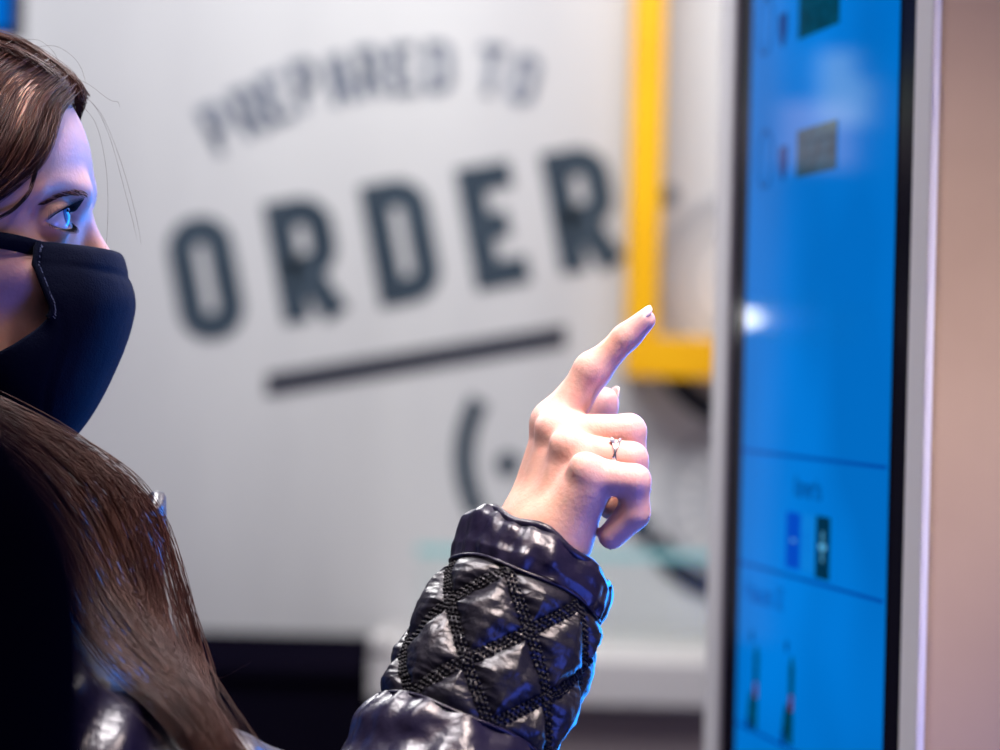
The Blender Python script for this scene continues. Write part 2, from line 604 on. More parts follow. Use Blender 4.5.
def stroke_mesh(mb, polys, s, to3):
    """every stroke is one mitred ribbon; each stroke lies a hair in front of the one before"""
    for k, pl in enumerate(polys):
        pl = [p for i, p in enumerate(pl) if i == 0 or math.hypot(p[0] - pl[i - 1][0], p[1] - pl[i - 1][1]) > 1e-6 * 1]
        closed = math.hypot(pl[0][0] - pl[-1][0], pl[0][1] - pl[-1][1]) < s * 0.02
        if closed:
            pl = pl[:-1]
        n = len(pl)
        L_, R_ = [], []
        for i in range(n):
            p = np.array(pl[i])
            a = np.array(pl[i - 1]) if (i > 0 or closed) else None
            b = np.array(pl[(i + 1) % n]) if (i < n - 1 or closed) else None
            d1 = (p - a) / np.linalg.norm(p - a) if a is not None else None
            d2 = (b - p) / np.linalg.norm(b - p) if b is not None else None
            if d1 is None:
                d1 = d2
            if d2 is None:
                d2 = d1
            n1, n2 = np.array([-d1[1], d1[0]]), np.array([-d2[1], d2[0]])
            mt = n1 + n2
            mt = mt / (np.linalg.norm(mt) + 1e-9)
            ln = s / 2 / max(0.45, mt.dot(n1))
            L_.append(to3(*(p + mt * ln), k))
            R_.append(to3(*(p - mt * ln), k))
        vs = L_ + R_
        fs = [(n + i, n + (i + 1) % n, (i + 1) % n, i) for i in range(n if closed else n - 1)]
        mb.add(vs, fs)


lettering = empty('wall_lettering', wp(390, 220), 'large dark slogan PREPARED TO ORDER with underline printed on the pale back wall', 'lettering')


def letter(ch, cx, cy, w, h, s, rot, material):
    a = math.radians(rot)
    def to3(x, y, k=0):
        # rot>0: top leans left (turned counter-clockwise)
        xx = x * math.cos(a) - y * math.sin(a)
        yy = x * math.sin(a) + y * math.cos(a)
        return wp(cx + xx, cy - yy, 0.003 + 0.0006 * k)
    mb = MB()
    stroke_mesh(mb, glyph(ch, w, h, s), s, to3)
    mb.build('letter', material, lettering)


for ch, cx, cy in (('O', 206, 278), ('R', 306, 259), ('D', 402, 241), ('E', 494, 225), ('R', 583, 209)):
    letter(ch, cx, cy, 66 if ch != 'E' else 58, 124, 27, 10.5, M['ink'])
for ch, cx, cy, rot in (('P', 219, 127, 27), ('R', 249, 111, 24), ('E', 276, 98, 20), ('P', 307, 84, 16), ('A', 340, 79, 13), ('R', 371, 71, 9),
                        ('E', 404, 69, 5), ('D', 439, 67, 1), ('T', 491, 70, -7), ('O', 524, 79, -13)):
    letter(ch, cx, cy, 28, 52, 9.5, rot, M['ink_soft'])
MB().add([wp(266, 374), wp(266, 396), wp(566, 346), wp(566, 325)], [(0, 1, 2, 3)]).build('underline', M['ink_bar'], lettering)

# ------------------------------------------------------------------ bicycle drawing on the wall
bike = empty('wall_drawing', wp(600, 450, 0.004), 'faded dark line drawing of wheels printed on the wall behind the hand', 'drawing')


def wheel_arc(name, cx, cy, r, w, a0, a1, material, off=0.004):
    mb = MB()
    n = 28
    pts = []
    for a in np.linspace(a0, a1, n):
        c, s_ = math.cos(math.radians(a)), -math.sin(math.radians(a))
        pts += [wp(cx + (r - w / 2) * c, cy + (r - w / 2) * s_, off), wp(cx + (r + w / 2) * c, cy + (r + w / 2) * s_, off)]
    mb.add(pts, [(2 * i, 2 * i + 2, 2 * i + 3, 2 * i + 1) for i in range(n - 1)])
    return mb.build(name, material, bike)


wheel_arc('tyre', 578, 457, 114, 20, 150, 209, M['ink'])
wheel_arc('tyre', 738, 500, 92, 24, 205, 300, M['ink_tyre'])
wheel_arc('tyre', 745, 335, 82, 24, 205, 285, M['ink_tyre'])
wheel_arc('rim', 738, 500, 72, 5, 90, 290, M['ink_pale'])
wheel_arc('rim', 745, 280, 82, 12, 95, 240, M['ink_pale'])
wheel_arc('rim', 745, 280, 60, 4, 95, 260, M['ink_pale'])
wheel_arc('hub', 508, 464, 6, 12, 0, 360, M['ink'])
wheel_arc('hub', 642, 528, 7, 12, 0, 360, M['ink'])
wheel_arc('hub', 669, 196, 5, 10, 0, 360, M['ink_soft'])
mb = MB()
for k in range(9):
    a = math.radians(100 + k * 18)
    c, s_ = math.cos(a), -math.sin(a)
    nx, ny = -s_ * 1.6, c * 1.6
    mb.add([wp(738 + 12 * c - nx, 500 + 12 * s_ - ny, .004), wp(738 + 78 * c - nx, 500 + 78 * s_ - ny, .004),
            wp(738 + 78 * c + nx, 500 + 78 * s_ + ny, .004), wp(738 + 12 * c + nx, 500 + 12 * s_ + ny, .004)], [(0, 1, 2, 3)])
mb.build('spokes', M['ink_pale'], bike)

# ------------------------------------------------------------------ yellow square frame on the wall
YD = 4.08
fx0 = P(626, 375, YD)[0]
fx1 = fx0 + 1.1
fz0 = P(628, 377, YD)[2]
tb = 0.047
fr = empty('yellow_frame', (fx0 + 0.5, YD, fz0), 'bright yellow square metal frame fixed to the wall behind the kiosk', 'frame')
for nm, b in (('upright', (fx0, fx0 + tb, fz0 + tb, fz0 + 1.1 - tb)), ('upright', (fx1 - tb, fx1, fz0 + tb, fz0 + 1.1 - tb)),
              ('rail', (fx0, fx1, fz0, fz0 + 0.062)), ('rail', (fx0, fx1, fz0 + 1.1 - tb, fz0 + 1.1))):
    z0 = fz0 + 0.062 if nm == 'upright' else b[2]
    MB().box(b[0], b[1], YD, WY, z0, b[3]).build(nm, M['yellow'], fr, bevel=0.004)

# ------------------------------------------------------------------ counters by the wall
CD = 3.75
x_l, x_m, x_r = P(-40, 700, CD)[0], P(368, 700, CD)[0], P(900, 700, CD)[0]
zt = P(290, 664, CD)[2]
cab = empty('low_cabinet', ((x_l + x_m) / 2, CD + 0.2, 0), 'black low cabinet against the wall behind the long hair', 'cabinet')
MB().box(x_l, x_m - 0.004, CD, WY - 0.01, 0.08, zt - 0.02).build('cabinet_body', M['dark_cab'], cab, bevel=0.004)
MB().box(x_l, x_m - 0.004, CD - 0.01, WY - 0.01, zt - 0.02, zt).build('top', M['dark_cab'], cab, bevel=0.003)
MB().box(x_l + 0.02, x_m - 0.024, CD + 0.03, WY - 0.03, 0, 0.08).build('plinth', M['dark_cab'], cab)
ctr = empty('service_counter', ((x_m + x_r) / 2, CD + 0.2, 0), 'white topped service counter with taupe front below the wall drawing', 'counter')
zc0, zc1, zc2 = P(640, 708, CD)[2], P(640, 660, CD)[2], P(640, 640, CD + 0.3)[2]
MB().box(x_m, x_r, CD, WY - 0.01, zc0, zc1).build('worktop', M['white_lam'], ctr, bevel=0.006)
MB().box(x_m + 0.02, x_r, CD + 0.03, WY - 0.01, 0.0, zc0).build('front_panel', M['brown_front'], ctr)
MB().box(x_m, x_m + 0.035, CD - 0.005, CD + 0.08, zc1, P(380, 636, CD)[2]).build('end_post', M['white_lam'], ctr, bevel=0.008)
GY = 3.98
zg = P(560, 549, GY)[2]
xg0, xg1 = P(417, 550, GY)[0], P(800, 550, GY)[0]
gg = empty('glass_guard', ((xg0 + xg1) / 2, GY, zc1), 'clear glass guard with teal edge standing on the white counter', 'glass guard')
MB().box(xg0, xg1, GY, GY + 0.008, zc1 + 0.001, zg - 0.014).build('pane', M['glass'], gg)
MB().box(xg0, xg1, GY - 0.003, GY + 0.011, zg - 0.013, zg).build('edge_strip', M['glass_edge'], gg)

# ------------------------------------------------------------------ blue menu display in the top left corner
MD = 3.5
mx1 = P(18, 20, MD)[0]
mz0 = P(10, 37, MD)[2]
md = empty('menu_display', (mx1 - 0.3, MD, mz0), 'blue lit display with black edge hanging in the top left corner', 'display')
MB().box(mx1 - 0.6, mx1, MD, MD + 0.05, mz0, mz0 + 0.36).build('housing', M['bezel'], md, bevel=0.003)
MB().box(mx1 - 0.59, mx1 - 0.010, MD - 0.003, MD, mz0 + 0.010, mz0 + 0.35).build('screen', M['menu'], md)
for xx in (mx1 - 0.5, mx1 - 0.1):
    MB().tube([(xx, MD + 0.025, mz0 + 0.36), (xx, MD + 0.025, 2.9)], 0.008).build('hanging_rod', M['steel'], md)

# ------------------------------------------------------------------ kiosk
KA = math.atan((500 - 28) / F)
K0 = np.array([0.2515, 1.75, 0])                           # near screen edge
KD = np.array([-math.sin(KA), math.cos(KA), 0])            # along the front, going away
KN = np.array([math.cos(KA), math.sin(KA), 0])             # into the kiosk
UPZ = np.array([0, 0, 1.0])


def K(s, z, n=0.0):
    return K0 + KD * s + KN * n + UPZ * z


def kbox(s0, s1, z0, z1, n0, n1):
    return MB().hexa([K(s0, z0, n0), K(s0, z0, n1), K(s1, z0, n1), K(s1, z0, n0), K(s0, z1, n0), K(s0, z1, n1), K(s1, z1, n1), K(s1, z1, n0)])


def scr(px, py, off=0.0):
    """where the line of sight of this point meets the screen: (s, z)"""
    d = P(px, py, 1.0) - CAM
    o = K0 + KN * off
    t = (o - CAM).dot(KN) / d.dot(KN)
    p = CAM + d * t
    return (p - K0).dot(KD), p[2]


kiosk = empty('order_kiosk', K(0.19, 0, 0.1), 'tall white order kiosk with blue lit touch screen, black bezel and beige side', 'kiosk')
sN, sF = -0.073, 0.459
bN, bF = -0.037, 0.412
HZ = 2.05
# white front frame : four bars around the bezel, rounded outer edges
for nm, a in (('frame_upright', (bF, sF, 0.06, HZ)), ('frame_upright', (sN, bN, 0.06, HZ)), ('frame_rail', (bN, bF, 1.93, HZ)), ('frame_rail', (bN, bF, 0.06, 1.04))):
    kbox(*a, 0.0, 0.006).build(nm, M['kiosk_white'], kiosk, bevel=0.0028, seg=4)
kbox(sN + 0.004, sF - 0.004, 0.06, HZ - 0.004, 0.006, 0.16).build('housing', M['kiosk_beige'], kiosk, bevel=0.006)
kbox(sN - 0.04, sF + 0.04, 0, 0.06, -0.06, 0.22).build('base_plate', M['kiosk_white'], kiosk, bevel=0.006)
kbox(bN, bF, 1.04, 1.93, 0.003, 0.006).build('bezel', M['bezel'], kiosk)
U0 = 0.0022
screen = MB().add([K(0, 1.08, U0), K(0.3655, 1.08, U0), K(0.3655, 1.89, U0), K(0, 1.89, U0)], [(0, 3, 2, 1)]).build('screen', M['screen'], kiosk)


def face_out(mb):
    out = []
    for f in mb.f:
        a, b, c = (np.array(mb.v[f[i]]) for i in (0, 1, 2))
        out.append(f[::-1] if np.cross(b - a, c - b).dot(KN) > 0 else f)
    mb.f = out
    return mb


def ui(name, polys_px, material, off=0.0016):
    """flat marks on the screen, traced at the place they stand"""
    mb = MB()
    for pl in polys_px:
        pts = []
        for q in pl:
            s_, z_ = scr(*q)
            pts.append(K(s_, z_, off))
        mb.add(pts, [tuple(range(len(pts)))])
    return face_out(mb).build(name, material, screen)


def ui_sz(name, polys, material, off=0.0016):
    mb = MB()
    for pl in polys:
        mb.add([K(s_, z_, off) for s_, z_ in pl], [tuple(range(len(pl)))])
    return face_out(mb).build(name, material, screen)


# divider lines
for pa, pb in (((741, 451), (889, 467)), ((737, 563), (883, 601)), ((737, 727), (880, 792))):
    (sa, za), (sb, zb) = scr(*pa), scr(*pb)
    zc = (za + zb) / 2
    ui_sz('divider_line', [[(0.004, zc - .0012), (0.362, zc - .0012), (0.362, zc + .0012), (0.004, zc + .0012)]], M['ui_line'])
# cards, shields and rings of the list rows
for (rowpy, top) in ((22, None), (155, None)):
    cs, cz = scr(763, rowpy + 4)
    ring = []
    for q in range(40):
        a, b = 2 * PI * q / 40, 2 * PI * (q + 1) / 40
        ro, ri = 0.0230, 0.0200
        ring.append([(cs + ro * math.cos(a), cz + ro * math.sin(a)), (cs + ro * math.cos(b), cz + ro * math.sin(b)),
                     (cs + ri * math.cos(b), cz + ri * math.sin(b)), (cs + ri * math.cos(a), cz + ri * math.sin(a))])
    for sc_ in (1.0,):
        ui_sz('ring_icon', ring, M['ui_ring'])
    ss_, sz_ = scr(781, rowpy + 6)
    sh = [(ss_ + 0.011, sz_ + 0.011), (ss_ - 0.011, sz_ + 0.011), (ss_ - 0.011, sz_ - 0.002), (ss_ - 0.006, sz_ - 0.011), (ss_, sz_ - 0.015), (ss_ + 0.006, sz_ - 0.011), (ss_ + 0.011, sz_ - 0.002)]
    ui_sz('shield_icon', [sh], M['ui_text'])
for (l, r, yb_l, h) in ((796, 837, 40, 0.042), (794, 834, 178, 0.0345)):
    sl, zl = scr(l, yb_l)
    sr, _ = scr(r, yb_l - 6)
    ui_sz('product_card', [[(sl, zl), (sr, zl), (sr, zl + h), (sl, zl + h)]], M['ui_card'])
    rows = []
    for k in range(2):
        for j in range(5):
            a = sl + (sr - sl) * (0.12 + 0.16 * j)
            b = a + (sr - sl) * 0.10
            z = zl + h * (0.35 + 0.28 * k)
            rows.append([(a, z), (b, z), (b, z + h * 0.12), (a, z + h * 0.12)])
    ui_sz('card_text', rows, M['ui_green'], 0.0013)

# text rows drawn as simple letter strokes
SEG = {'K': [[(0, 0), (0, 1)], [(1, 1), (0, .5), (1, 0)]], 'o': [[(0, 0), (0, .6), (1, .6), (1, 0), (0, 0)]], 'n': [[(0, 0), (0, .6), (1, .6), (1, 0)]],
       'v': [[(0, .6), (.5, 0), (1, .6)]], 'e': [[(1, 0), (0, 0), (0, .6), (1, .6), (1, .3), (0, .3)]], 'r': [[(0, 0), (0, .6), (.8, .6)]],
       't': [[(.4, 1), (.4, 0), (.9, 0)], [(0, .6), (.9, .6)]], 's': [[(0, 0), (1, 0), (1, .3), (0, .3), (0, .6), (1, .6)]],
       'i': [[(.5, 0), (.5, .6)]], 'u': [[(0, .6), (0, 0), (1, 0), (1, .6)]], 'd': [[(1, 1), (1, 0), (0, 0), (0, .6), (1, .6)]],
       'A': [[(0, 0), (.5, 1), (1, 0)], [(.2, .4), (.8, .4)]], 'D': [[(0, 0), (0, 1), (.7, 1), (1, .5), (.7, 0), (0, 0)]], 'E': [[(1, 1), (0, 1), (0, 0), (1, 0)], [(0, .5), (.8, .5)]],
       'a': [[(0, .6), (1, .6), (1, 0), (0, 0), (0, .3), (1, .3)]], 'c': [[(1, .6), (0, .6), (0, 0), (1, 0)]], '1': [[(.2, .8), (.5, 1), (.5, 0)]]}


def ui_text(name, txt, s_left, z, h, w, th, material):
    mb = MB()
    for k, ch in enumerate(txt):
        if ch == ' ':
            continue
        x0 = k * w * 1.35
        polys = [[(x0 + p * w, q * h) for p, q in pl] for pl in SEG[ch]]
        stroke_mesh(mb, polys, th, lambda x, y, k=0: K(s_left - x, z + y, U0 - 0.0008 - 0.0001 * k))
    face_out(mb).build(name, material, screen)


s1, z1 = scr(793, 495)
ui_text('screen_text', 'Konverts', s1, z1, 0.014, 0.0062, 0.0018, M['ui_text'])
s1, z1 = scr(743, 592)
ui_text('screen_text', 'Atsauces DE', s1, z1 - 0.004, 0.014, 0.0075, 0.0018, M['ui_line'])

# stepper control
(sa, za), (sb, zb) = scr(785, 512), scr(828, 572)
sA, sB = scr(785, 540)[0], scr(828, 545)[0]
zT, zB = scr(785, 511)[1], scr(785, 567)[1]
wS = sA - sB
ui_sz('stepper_field', [[(sA, zB), (sB, zB), (sB, zT), (sA, zT)]], M['ui_pale'])
ui_sz('minus_button', [[(sA + .002, zB), (sA - wS * .32, zB), (sA - wS * .32, zT), (sA + .002, zT)]], M['ui_btn'], 0.0014)
ui_sz('plus_button', [[(sA - wS * .68, zB - .002), (sB, zB - .002), (sB, zT + .001), (sA - wS * .68, zT + .001)]], M['ui_btn_dark'], 0.0014)
zm = (zT + zB) / 2
cm, cp = sA - wS * .16, sA - wS * .84
ui_sz('minus_sign', [[(cm + .006, zm - .001), (cm - .006, zm - .001), (cm - .006, zm + .001), (cm + .006, zm + .001)]], M['ui_white'], 0.0012)
ui_sz('plus_sign', [[(cp + .009, zm - .0018), (cp - .009, zm - .0018), (cp - .009, zm + .0018), (cp + .009, zm + .0018)],
                    [(cp + .0018, zm - .011), (cp - .0018, zm - .011), (cp - .0018, zm + .011), (cp + .0018, zm + .011)]], M['ui_white'], 0.0012)
ui_text('count_digit', '1', sA - wS * .42, zm - .008, 0.016, 0.008, 0.0016, M['ui_btn'])
# two product pictures (bottle behind a heap of green leaves)
for (bx_, by_) in ((752, 684), (787, 697)):
    c, z = scr(bx_, by_)
    ui_sz('picture_straw', [[(c + .012, z + .032), (c + .006, z + .032), (c + .006, z + .040), (c + .012, z + .040)]], M['ui_navy'], 0.0015)
    ui_sz('picture_bottle', [[(c + .001, z - .034), (c - .012, z - .034), (c - .012, z + .022), (c - .008, z + .030), (c - .003, z + .030), (c + .001, z + .022)]], M['ui_green'], 0.0014)
    ui_sz('picture_label', [[(c - .001, z - .010), (c - .011, z - .010), (c - .011, z + .002), (c - .001, z + .002)]], M['ui_red'], 0.0013)
    ui_sz('picture_salad', [[(c + .016, z - .030), (c + .001, z - .034), (c - .001, z - .008), (c + .006, z - .004), (c + .013, z - .014)]], M['ui_green'], 0.0012)
    ui_sz('picture_dip', [[(c + .017, z - .036), (c + .008, z - .038), (c + .008, z - .028), (c + .017, z - .026)]], M['ui_navy'], 0.0011)

# ================================================================== WOMAN
HD = 1.53
woman = empty('person', (-0.34, HD, 0), 'woman in navy face mask and shiny dark quilted jacket pointing at the kiosk screen', 'person')

# ---------------------------------------------------------------- hand (fine grid)
glo = P(470, 600, 1.47) - np.array([0.02, 0.05, 0.01])
ghi = P(672, 300, 1.47) + np.array([0.01, 0.10, 0.015])
g = Grid(glo, ghi, 0.00085)
mm = 0.001


def chain(js, rs, k=0.003):
    d = None
    for i in range(len(js) - 1):
        c = cone(g, js[i], js[i + 1], rs[i] * mm, rs[i + 1] * mm)
        d = c if d is None else su(d, c, k)
    return d


IDX = [P(556, 424, 1.503), P(593, 371, 1.500), P(625, 338, 1.495), P(645, 319.5, 1.492)]
MID = [P(560, 434, 1.488), P(629, 431, 1.488), P(632, 461, 1.490), P(606, 474, 1.492)]
RNG = [P(573, 452, 1.471), P(631, 459, 1.471), P(635, 489, 1.474), P(611, 507, 1.473)]
PNK = [P(590, 476, 1.453), P(634, 481, 1.4515), P(634, 512, 1.456), P(611, 535, 1.459)]
THB = [P(566, 512, 1.505), P(586, 462, 1.524), P(599, 424, 1.527), P(604, 401, 1.526)]
index_ = chain(IDX, [12.8, 8.9, 7.4, 5.3])
for c_, r_ in ((P(591, 370, 1.4985), 7.6),):
    index_ = su(index_, ball(g, c_, r_ * mm), 0.009)
index_ = su(index_, cone(g, P(632, 333, 1.4945), P(644, 321.5, 1.492), 6.6 * mm, 5.2 * mm), 0.003)
middle = chain(MID, [11.2, 9.2, 8.3, 7.0])
ringf = chain(RNG, [11.2, 9.0, 8.0, 7.0])
pinky = chain(PNK, [10.8, 8.8, 8.3, 6.4])
pinky = su(pinky, cone(g, P(632, 516, 1.4565), P(612, 536, 1.4592), 8.0 * mm, 6.8 * mm), 0.003)
thumb = chain(THB, [15, 11.5, 9.4, 7.4])
thumb = su(thumb, ball(g, P(603, 405, 1.526), 8.2 * mm), 0.004)
# metacarpals and carpus
W0 = P(525, 545, 1.487)
CAR = [P(528, 520, 1.497), P(538, 523, 1.487), P(549, 527, 1.475), P(560, 530, 1.464)]
palm = None
for c_, j, rc, rj in zip(CAR, (IDX, MID, RNG, PNK), (13.5, 15, 15, 14), (11.5, 11.5, 11.3, 10.8)):
    d = cone(g, c_, j[0], rc * mm, rj * mm)
    palm = d if palm is None else su(palm, d, 0.008)
# palm pads
palm = su(palm, cone(g, P(560, 536, 1.463), P(588, 490, 1.456), 14.5 * mm, 10.5 * mm), 0.010)
palm = su(palm, cone(g, P(560, 528, 1.495), P(584, 474, 1.500), 15 * mm, 12 * mm), 0.012)
palm = su(palm, cone(g, P(556, 515, 1.486), P(583, 468, 1.480), 15 * mm, 12 * mm), 0.012)
# wrist
wr = cone(g, P(534, 536, 1.487), P(512, 588, 1.470), 19 * mm, 20.5 * mm)
wr = su(wr, cone(g, P(551, 541, 1.470), P(530, 594, 1.460), 18 * mm, 20 * mm), 0.012)
hand = su(palm, wr, 0.016)
# knuckle heads and tendons on the back
for j, off, r in ((IDX, (-6, -2), 9.2), (MID, (-9, -6), 8.6), (RNG, (-8, -8), 8.0), (PNK, (-6, -9), 7.6)):
    b_ = P(0, 0, 1) * 0 + j[0] + AX * off[0] * .00055 - AU * off[1] * .00055 - AF * 0.0035
    hand = su(hand, ball(g, b_, r * mm), 0.006)
for c_, j in zip(CAR[:3], (IDX, MID, RNG)):
    a_ = c_ + D(-.75, .25, -.6) * 0.0105
    b_ = j[0] + D(-.8, .1, -.6) * 0.0075
    hand = su(hand, cone(g, a_, b_, 2.5 * mm, 3.2 * mm), 0.006)
hand = su(hand, index_, 0.007)
hand = su(hand, thumb, 0.006)
hand = su(hand, middle, 0.004)
hand = su(hand, ringf, 0.0025)
hand = su(hand, pinky, 0.0025)
hv, hq = nets(hand, g)
flush_pts = [(IDX[0], .018), (MID[0], .015), (RNG[0], .015), (PNK[0], .015), (IDX[1], .012), (IDX[3], .014), (MID[1], .014), (RNG[1], .013),
             (PNK[1], .014), (PNK[3], .016), (THB[3], .016)]

# ---------------------------------------------------------------- head (fine grid)
def HP(px, py, lat=0.0):
    return P(px, py, HD + lat)


glo = np.array([HP(-275, 0)[0], HD - 0.086, HP(0, 520)[2]])
ghi = np.array([HP(130, 0)[0], HD + 0.086, HP(0, 20)[2]])
g = Grid(glo, ghi, 0.00125)
fr_e = ell(g, HP(13, 192), (0.0395, 0.058, 0.062))
cranium = ell(g, HP(-95, 165), (0.093, 0.072, 0.069))
head = su(cranium, fr_e, 0.035)
head = su(head, ell(g, HP(8, 295), (0.044, 0.052, 0.062)), 0.02)      # mid face
head = su(head, ell(g, HP(0, 365), (0.046, 0.046, 0.040)), 0.02)      # jaw block
head = su(head, ball(g, HP(55, 404), 0.0150), 0.018)                 # chin
for sgn in (-1, 1):
    head = su(head, cone(g, HP(-70, 345, sgn * .05), HP(42, 402, sgn * .016), 0.014, 0.013), 0.016)
    head = su(head, cone(g, HP(-75, 265, sgn * .058), HP(30, 272, sgn * .046), 0.010, 0.013), 0.016)   # cheekbone
    head = su(head, cone(g, HP(38, 196, sgn * .047), HP(78, 194, sgn * .018), 0.006, 0.0075), 0.012)   # brow
head = su(head, cone(g, HP(77, 220), HP(108, 275), 0.0068, 0.0085), 0.009)     # nose bridge
head = su(head, ball(g, HP(112, 286), 0.0092), 0.006)
for sgn in (-1, 1):
    head = su(head, ball(g, HP(104, 290, sgn * .010), 0.006), 0.005)
    head = ss(head, ball(g, HP(108, 300, sgn * .006), 0.003), 0.003)
head = su(head, cone(g, HP(90, 338, -.014), HP(90, 338, .014), 0.006, 0.006), 0.008)   # lips
head = su(head, cone(g, HP(86, 352, -.012), HP(86, 352, .012), 0.0065, 0.0065), 0.006)
head = ss(head, cone(g, HP(103, 345, -.02), HP(103, 345, .02), 0.002, 0.002), 0.002)
EYE_R = 0.0120
eyes = []
gz = D(0.93, -0.18, -0.10)
for sgn in (-1, 1):
    ec = P(48.5, 219.5, HD - 0.0325) if sgn < 0 else P(48.5, 219.5, HD - 0.0325) + AF * 0.065
    eyes.append(ec)
    # socket
    soc = ell(g, ec + AX * 0.0125 + AF * sgn * 0.011 + AU * 0.0, (0.0165, 0.0190, 0.0125))
    head = ss(head, soc, 0.012)
    # lids around the eyeball, opened in front
    x, y, z = g.X - np.float32(ec[0]), g.Y - np.float32(ec[1]), g.Z - np.float32(ec[2])
    lidr = np.sqrt(x * x + y * y + z * z) - np.float32(0.0138)
    az = np.arctan2(y * np.float32(sgn), x)            # 0 forward, + outwards
    el_ = np.arctan2(z, np.sqrt(x * x + y * y))
    azn = np.clip((az - np.float32(0.30)) / np.float32(1.22), -1, 1)
    shape = 1 - azn * azn
    eu = shape * np.float32(0.50) - np.float32(0.14) * azn
    eL = -shape * np.float32(0.42) - np.float32(0.14) * azn
    opening = np.maximum(el_ - eu, eL - el_) * np.float32(0.0125)
    opening = np.maximum(opening, -x - np.float32(0.003))
    opening = np.where(np.abs(azn) >= 1, np.float32(0.01), opening)
    lid = smax(lidr, -opening, 0.0012)
    head = su(head, lid, 0.0035)
    cut = np.maximum(opening, np.sqrt(x * x + y * y + z * z) - np.float32(0.0165))
    head = smax(head, -cut, 0.0008)
# ears, neck
for sgn in (-1, 1):
    head = su(head, ell(g, HP(-85, 258, sgn * .072), (0.016, 0.006, 0.028), 0.2), 0.006)
    head = ss(head, ell(g, HP(-80, 258, sgn * .079), (0.008, 0.006, 0.016), 0.2), 0.004)
head = su(head, cone(g, HP(-75, 330), HP(-85, 520), 0.054, 0.052), 0.03)
fv, fq = nets(head, g)
HEAD_LO = glo

# ---------------------------------------------------------------- body under the clothes (coarse grid), one mesh with head and hand
SH_R, EL_R = P(-40, 790, 1.365), P(378, 930, 1.405)
WR_R = P(530, 580, 1.475)
glo = np.array([-0.62, 1.18, 0.0])
ghi = np.array([0.06, 1.86, 1.50])
g = Grid(glo, ghi, 0.009)
chest = np.array([-0.325, HD, 1.20])
hip = np.array([-0.345, HD, 0.88])


def figure(g, chest, hip, sh_r, el_r, wr_r, sh_l, el_l, wr_l, grow=0.0):
    d = ell(g, chest, (0.105 + grow, 0.155 + grow, 0.20 + grow))
    d = su(d, ell(g, (chest + hip) / 2, (0.09 + grow, 0.125 + grow, 0.2)), 0.05)
    d = su(d, ell(g, hip, (0.115 + grow, 0.165 + grow, 0.13)), 0.05)
    d = su(d, cone(g, chest + np.array([-0.01, 0, 0.15]), chest + np.array([0.0, 0, 0.30]), 0.06 + grow, 0.05), 0.05)
    for a, b, c in ((sh_r, el_r, wr_r), (sh_l, el_l, wr_l)):
        d = su(d, cone(g, chest + np.array([-0.01, 0, 0.12]), a, 0.07 + grow, 0.05 + grow), 0.05)
        d = su(d, cone(g, a, b, 0.050 + grow, 0.040 + grow), 0.02)
        d = su(d, cone(g, b, c, 0.040 + grow, 0.027 + grow), 0.02)
    return d


SH_L = np.array([-0.36, HD + 0.17, 1.31])
EL_L = np.array([-0.43, HD + 0.23, 1.03])
WR_L = np.array([-0.27, HD + 0.18, 0.93])
body = figure(g, chest, hip, SH_R, EL_R, WR_R, SH_L, EL_L, WR_L)
for sgn in (-1, 1):
    body = su(body, cone(g, hip + np.array([0, sgn * .085, -.03]), np.array([-0.335, HD + sgn * .09, 0.48]), 0.085, 0.055), 0.03)
    body = su(body, cone(g, np.array([-0.335, HD + sgn * .09, 0.48]), np.array([-0.36, HD + sgn * .09, 0.09]), 0.053, 0.036), 0.02)
    body = su(body, cone(g, np.array([-0.37, HD + sgn * .09, 0.045]), np.array([-0.22, HD + sgn * .1, 0.035]), 0.03, 0.026), 0.02)
bv, bq = nets(body, g)
allv = np.concatenate([bv, fv, hv])
allq = np.concatenate([bq, fq + len(bv), hq + len(bv) + len(fv)])
body_o = link_mesh('body', allv, allq, M['skin'], woman)
fl = np.zeros(len(allv), dtype=np.float32)
o0 = len(bv) + len(fv)
for c_, r_ in flush_pts:
    d2 = ((hv - c_) ** 2).sum(1)
    fl[o0:] = np.maximum(fl[o0:], np.exp(-d2 / (r_ * r_)))
fp = allv[len(bv):o0]
for c_, r_ in ((HP(25, 290, -.05), .03), (HP(105, 262), .025), (HP(80, 150), .03)):
    d2 = ((fp - c_) ** 2).sum(1)
    fl[len(bv):o0] = np.maximum(fl[len(bv):o0], 0.8 * np.exp(-d2 / (r_ * r_)))
at = body_o.data.attributes.new('flush', 'FLOAT', 'POINT')
at.data.foreach_set('value', fl)

# eyes
for ec in eyes:
    bm_v, bm_f = [], []
    nu, nv = 24, 16
    for i in range(nv + 1):
        th = PI * i / nv
        for j in range(nu):
            ph = 2 * PI * j / nu
            r = EYE_R
            xx = math.cos(th)
            if xx > 0.86:
                r *= 1 + (xx - 0.86) * 0.35
            bm_v.append((r * xx, r * math.sin(th) * math.cos(ph), r * math.sin(th) * math.sin(ph)))
    for i in range(nv):
        for j in range(nu):
            bm_f.append((i * nu + j, i * nu + (j + 1) % nu, (i + 1) * nu + (j + 1) % nu, (i + 1) * nu + j))
    eo = link_mesh('eyeball', bm_v, bm_f, M['eye'])
    q = Vector(gz).to_track_quat('X', 'Z')
    eo.parent = woman
    eo.rotation_mode = 'QUATERNION'
    eo.rotation_quaternion = q
    eo.location = Vector(ec) - woman.location

# nails


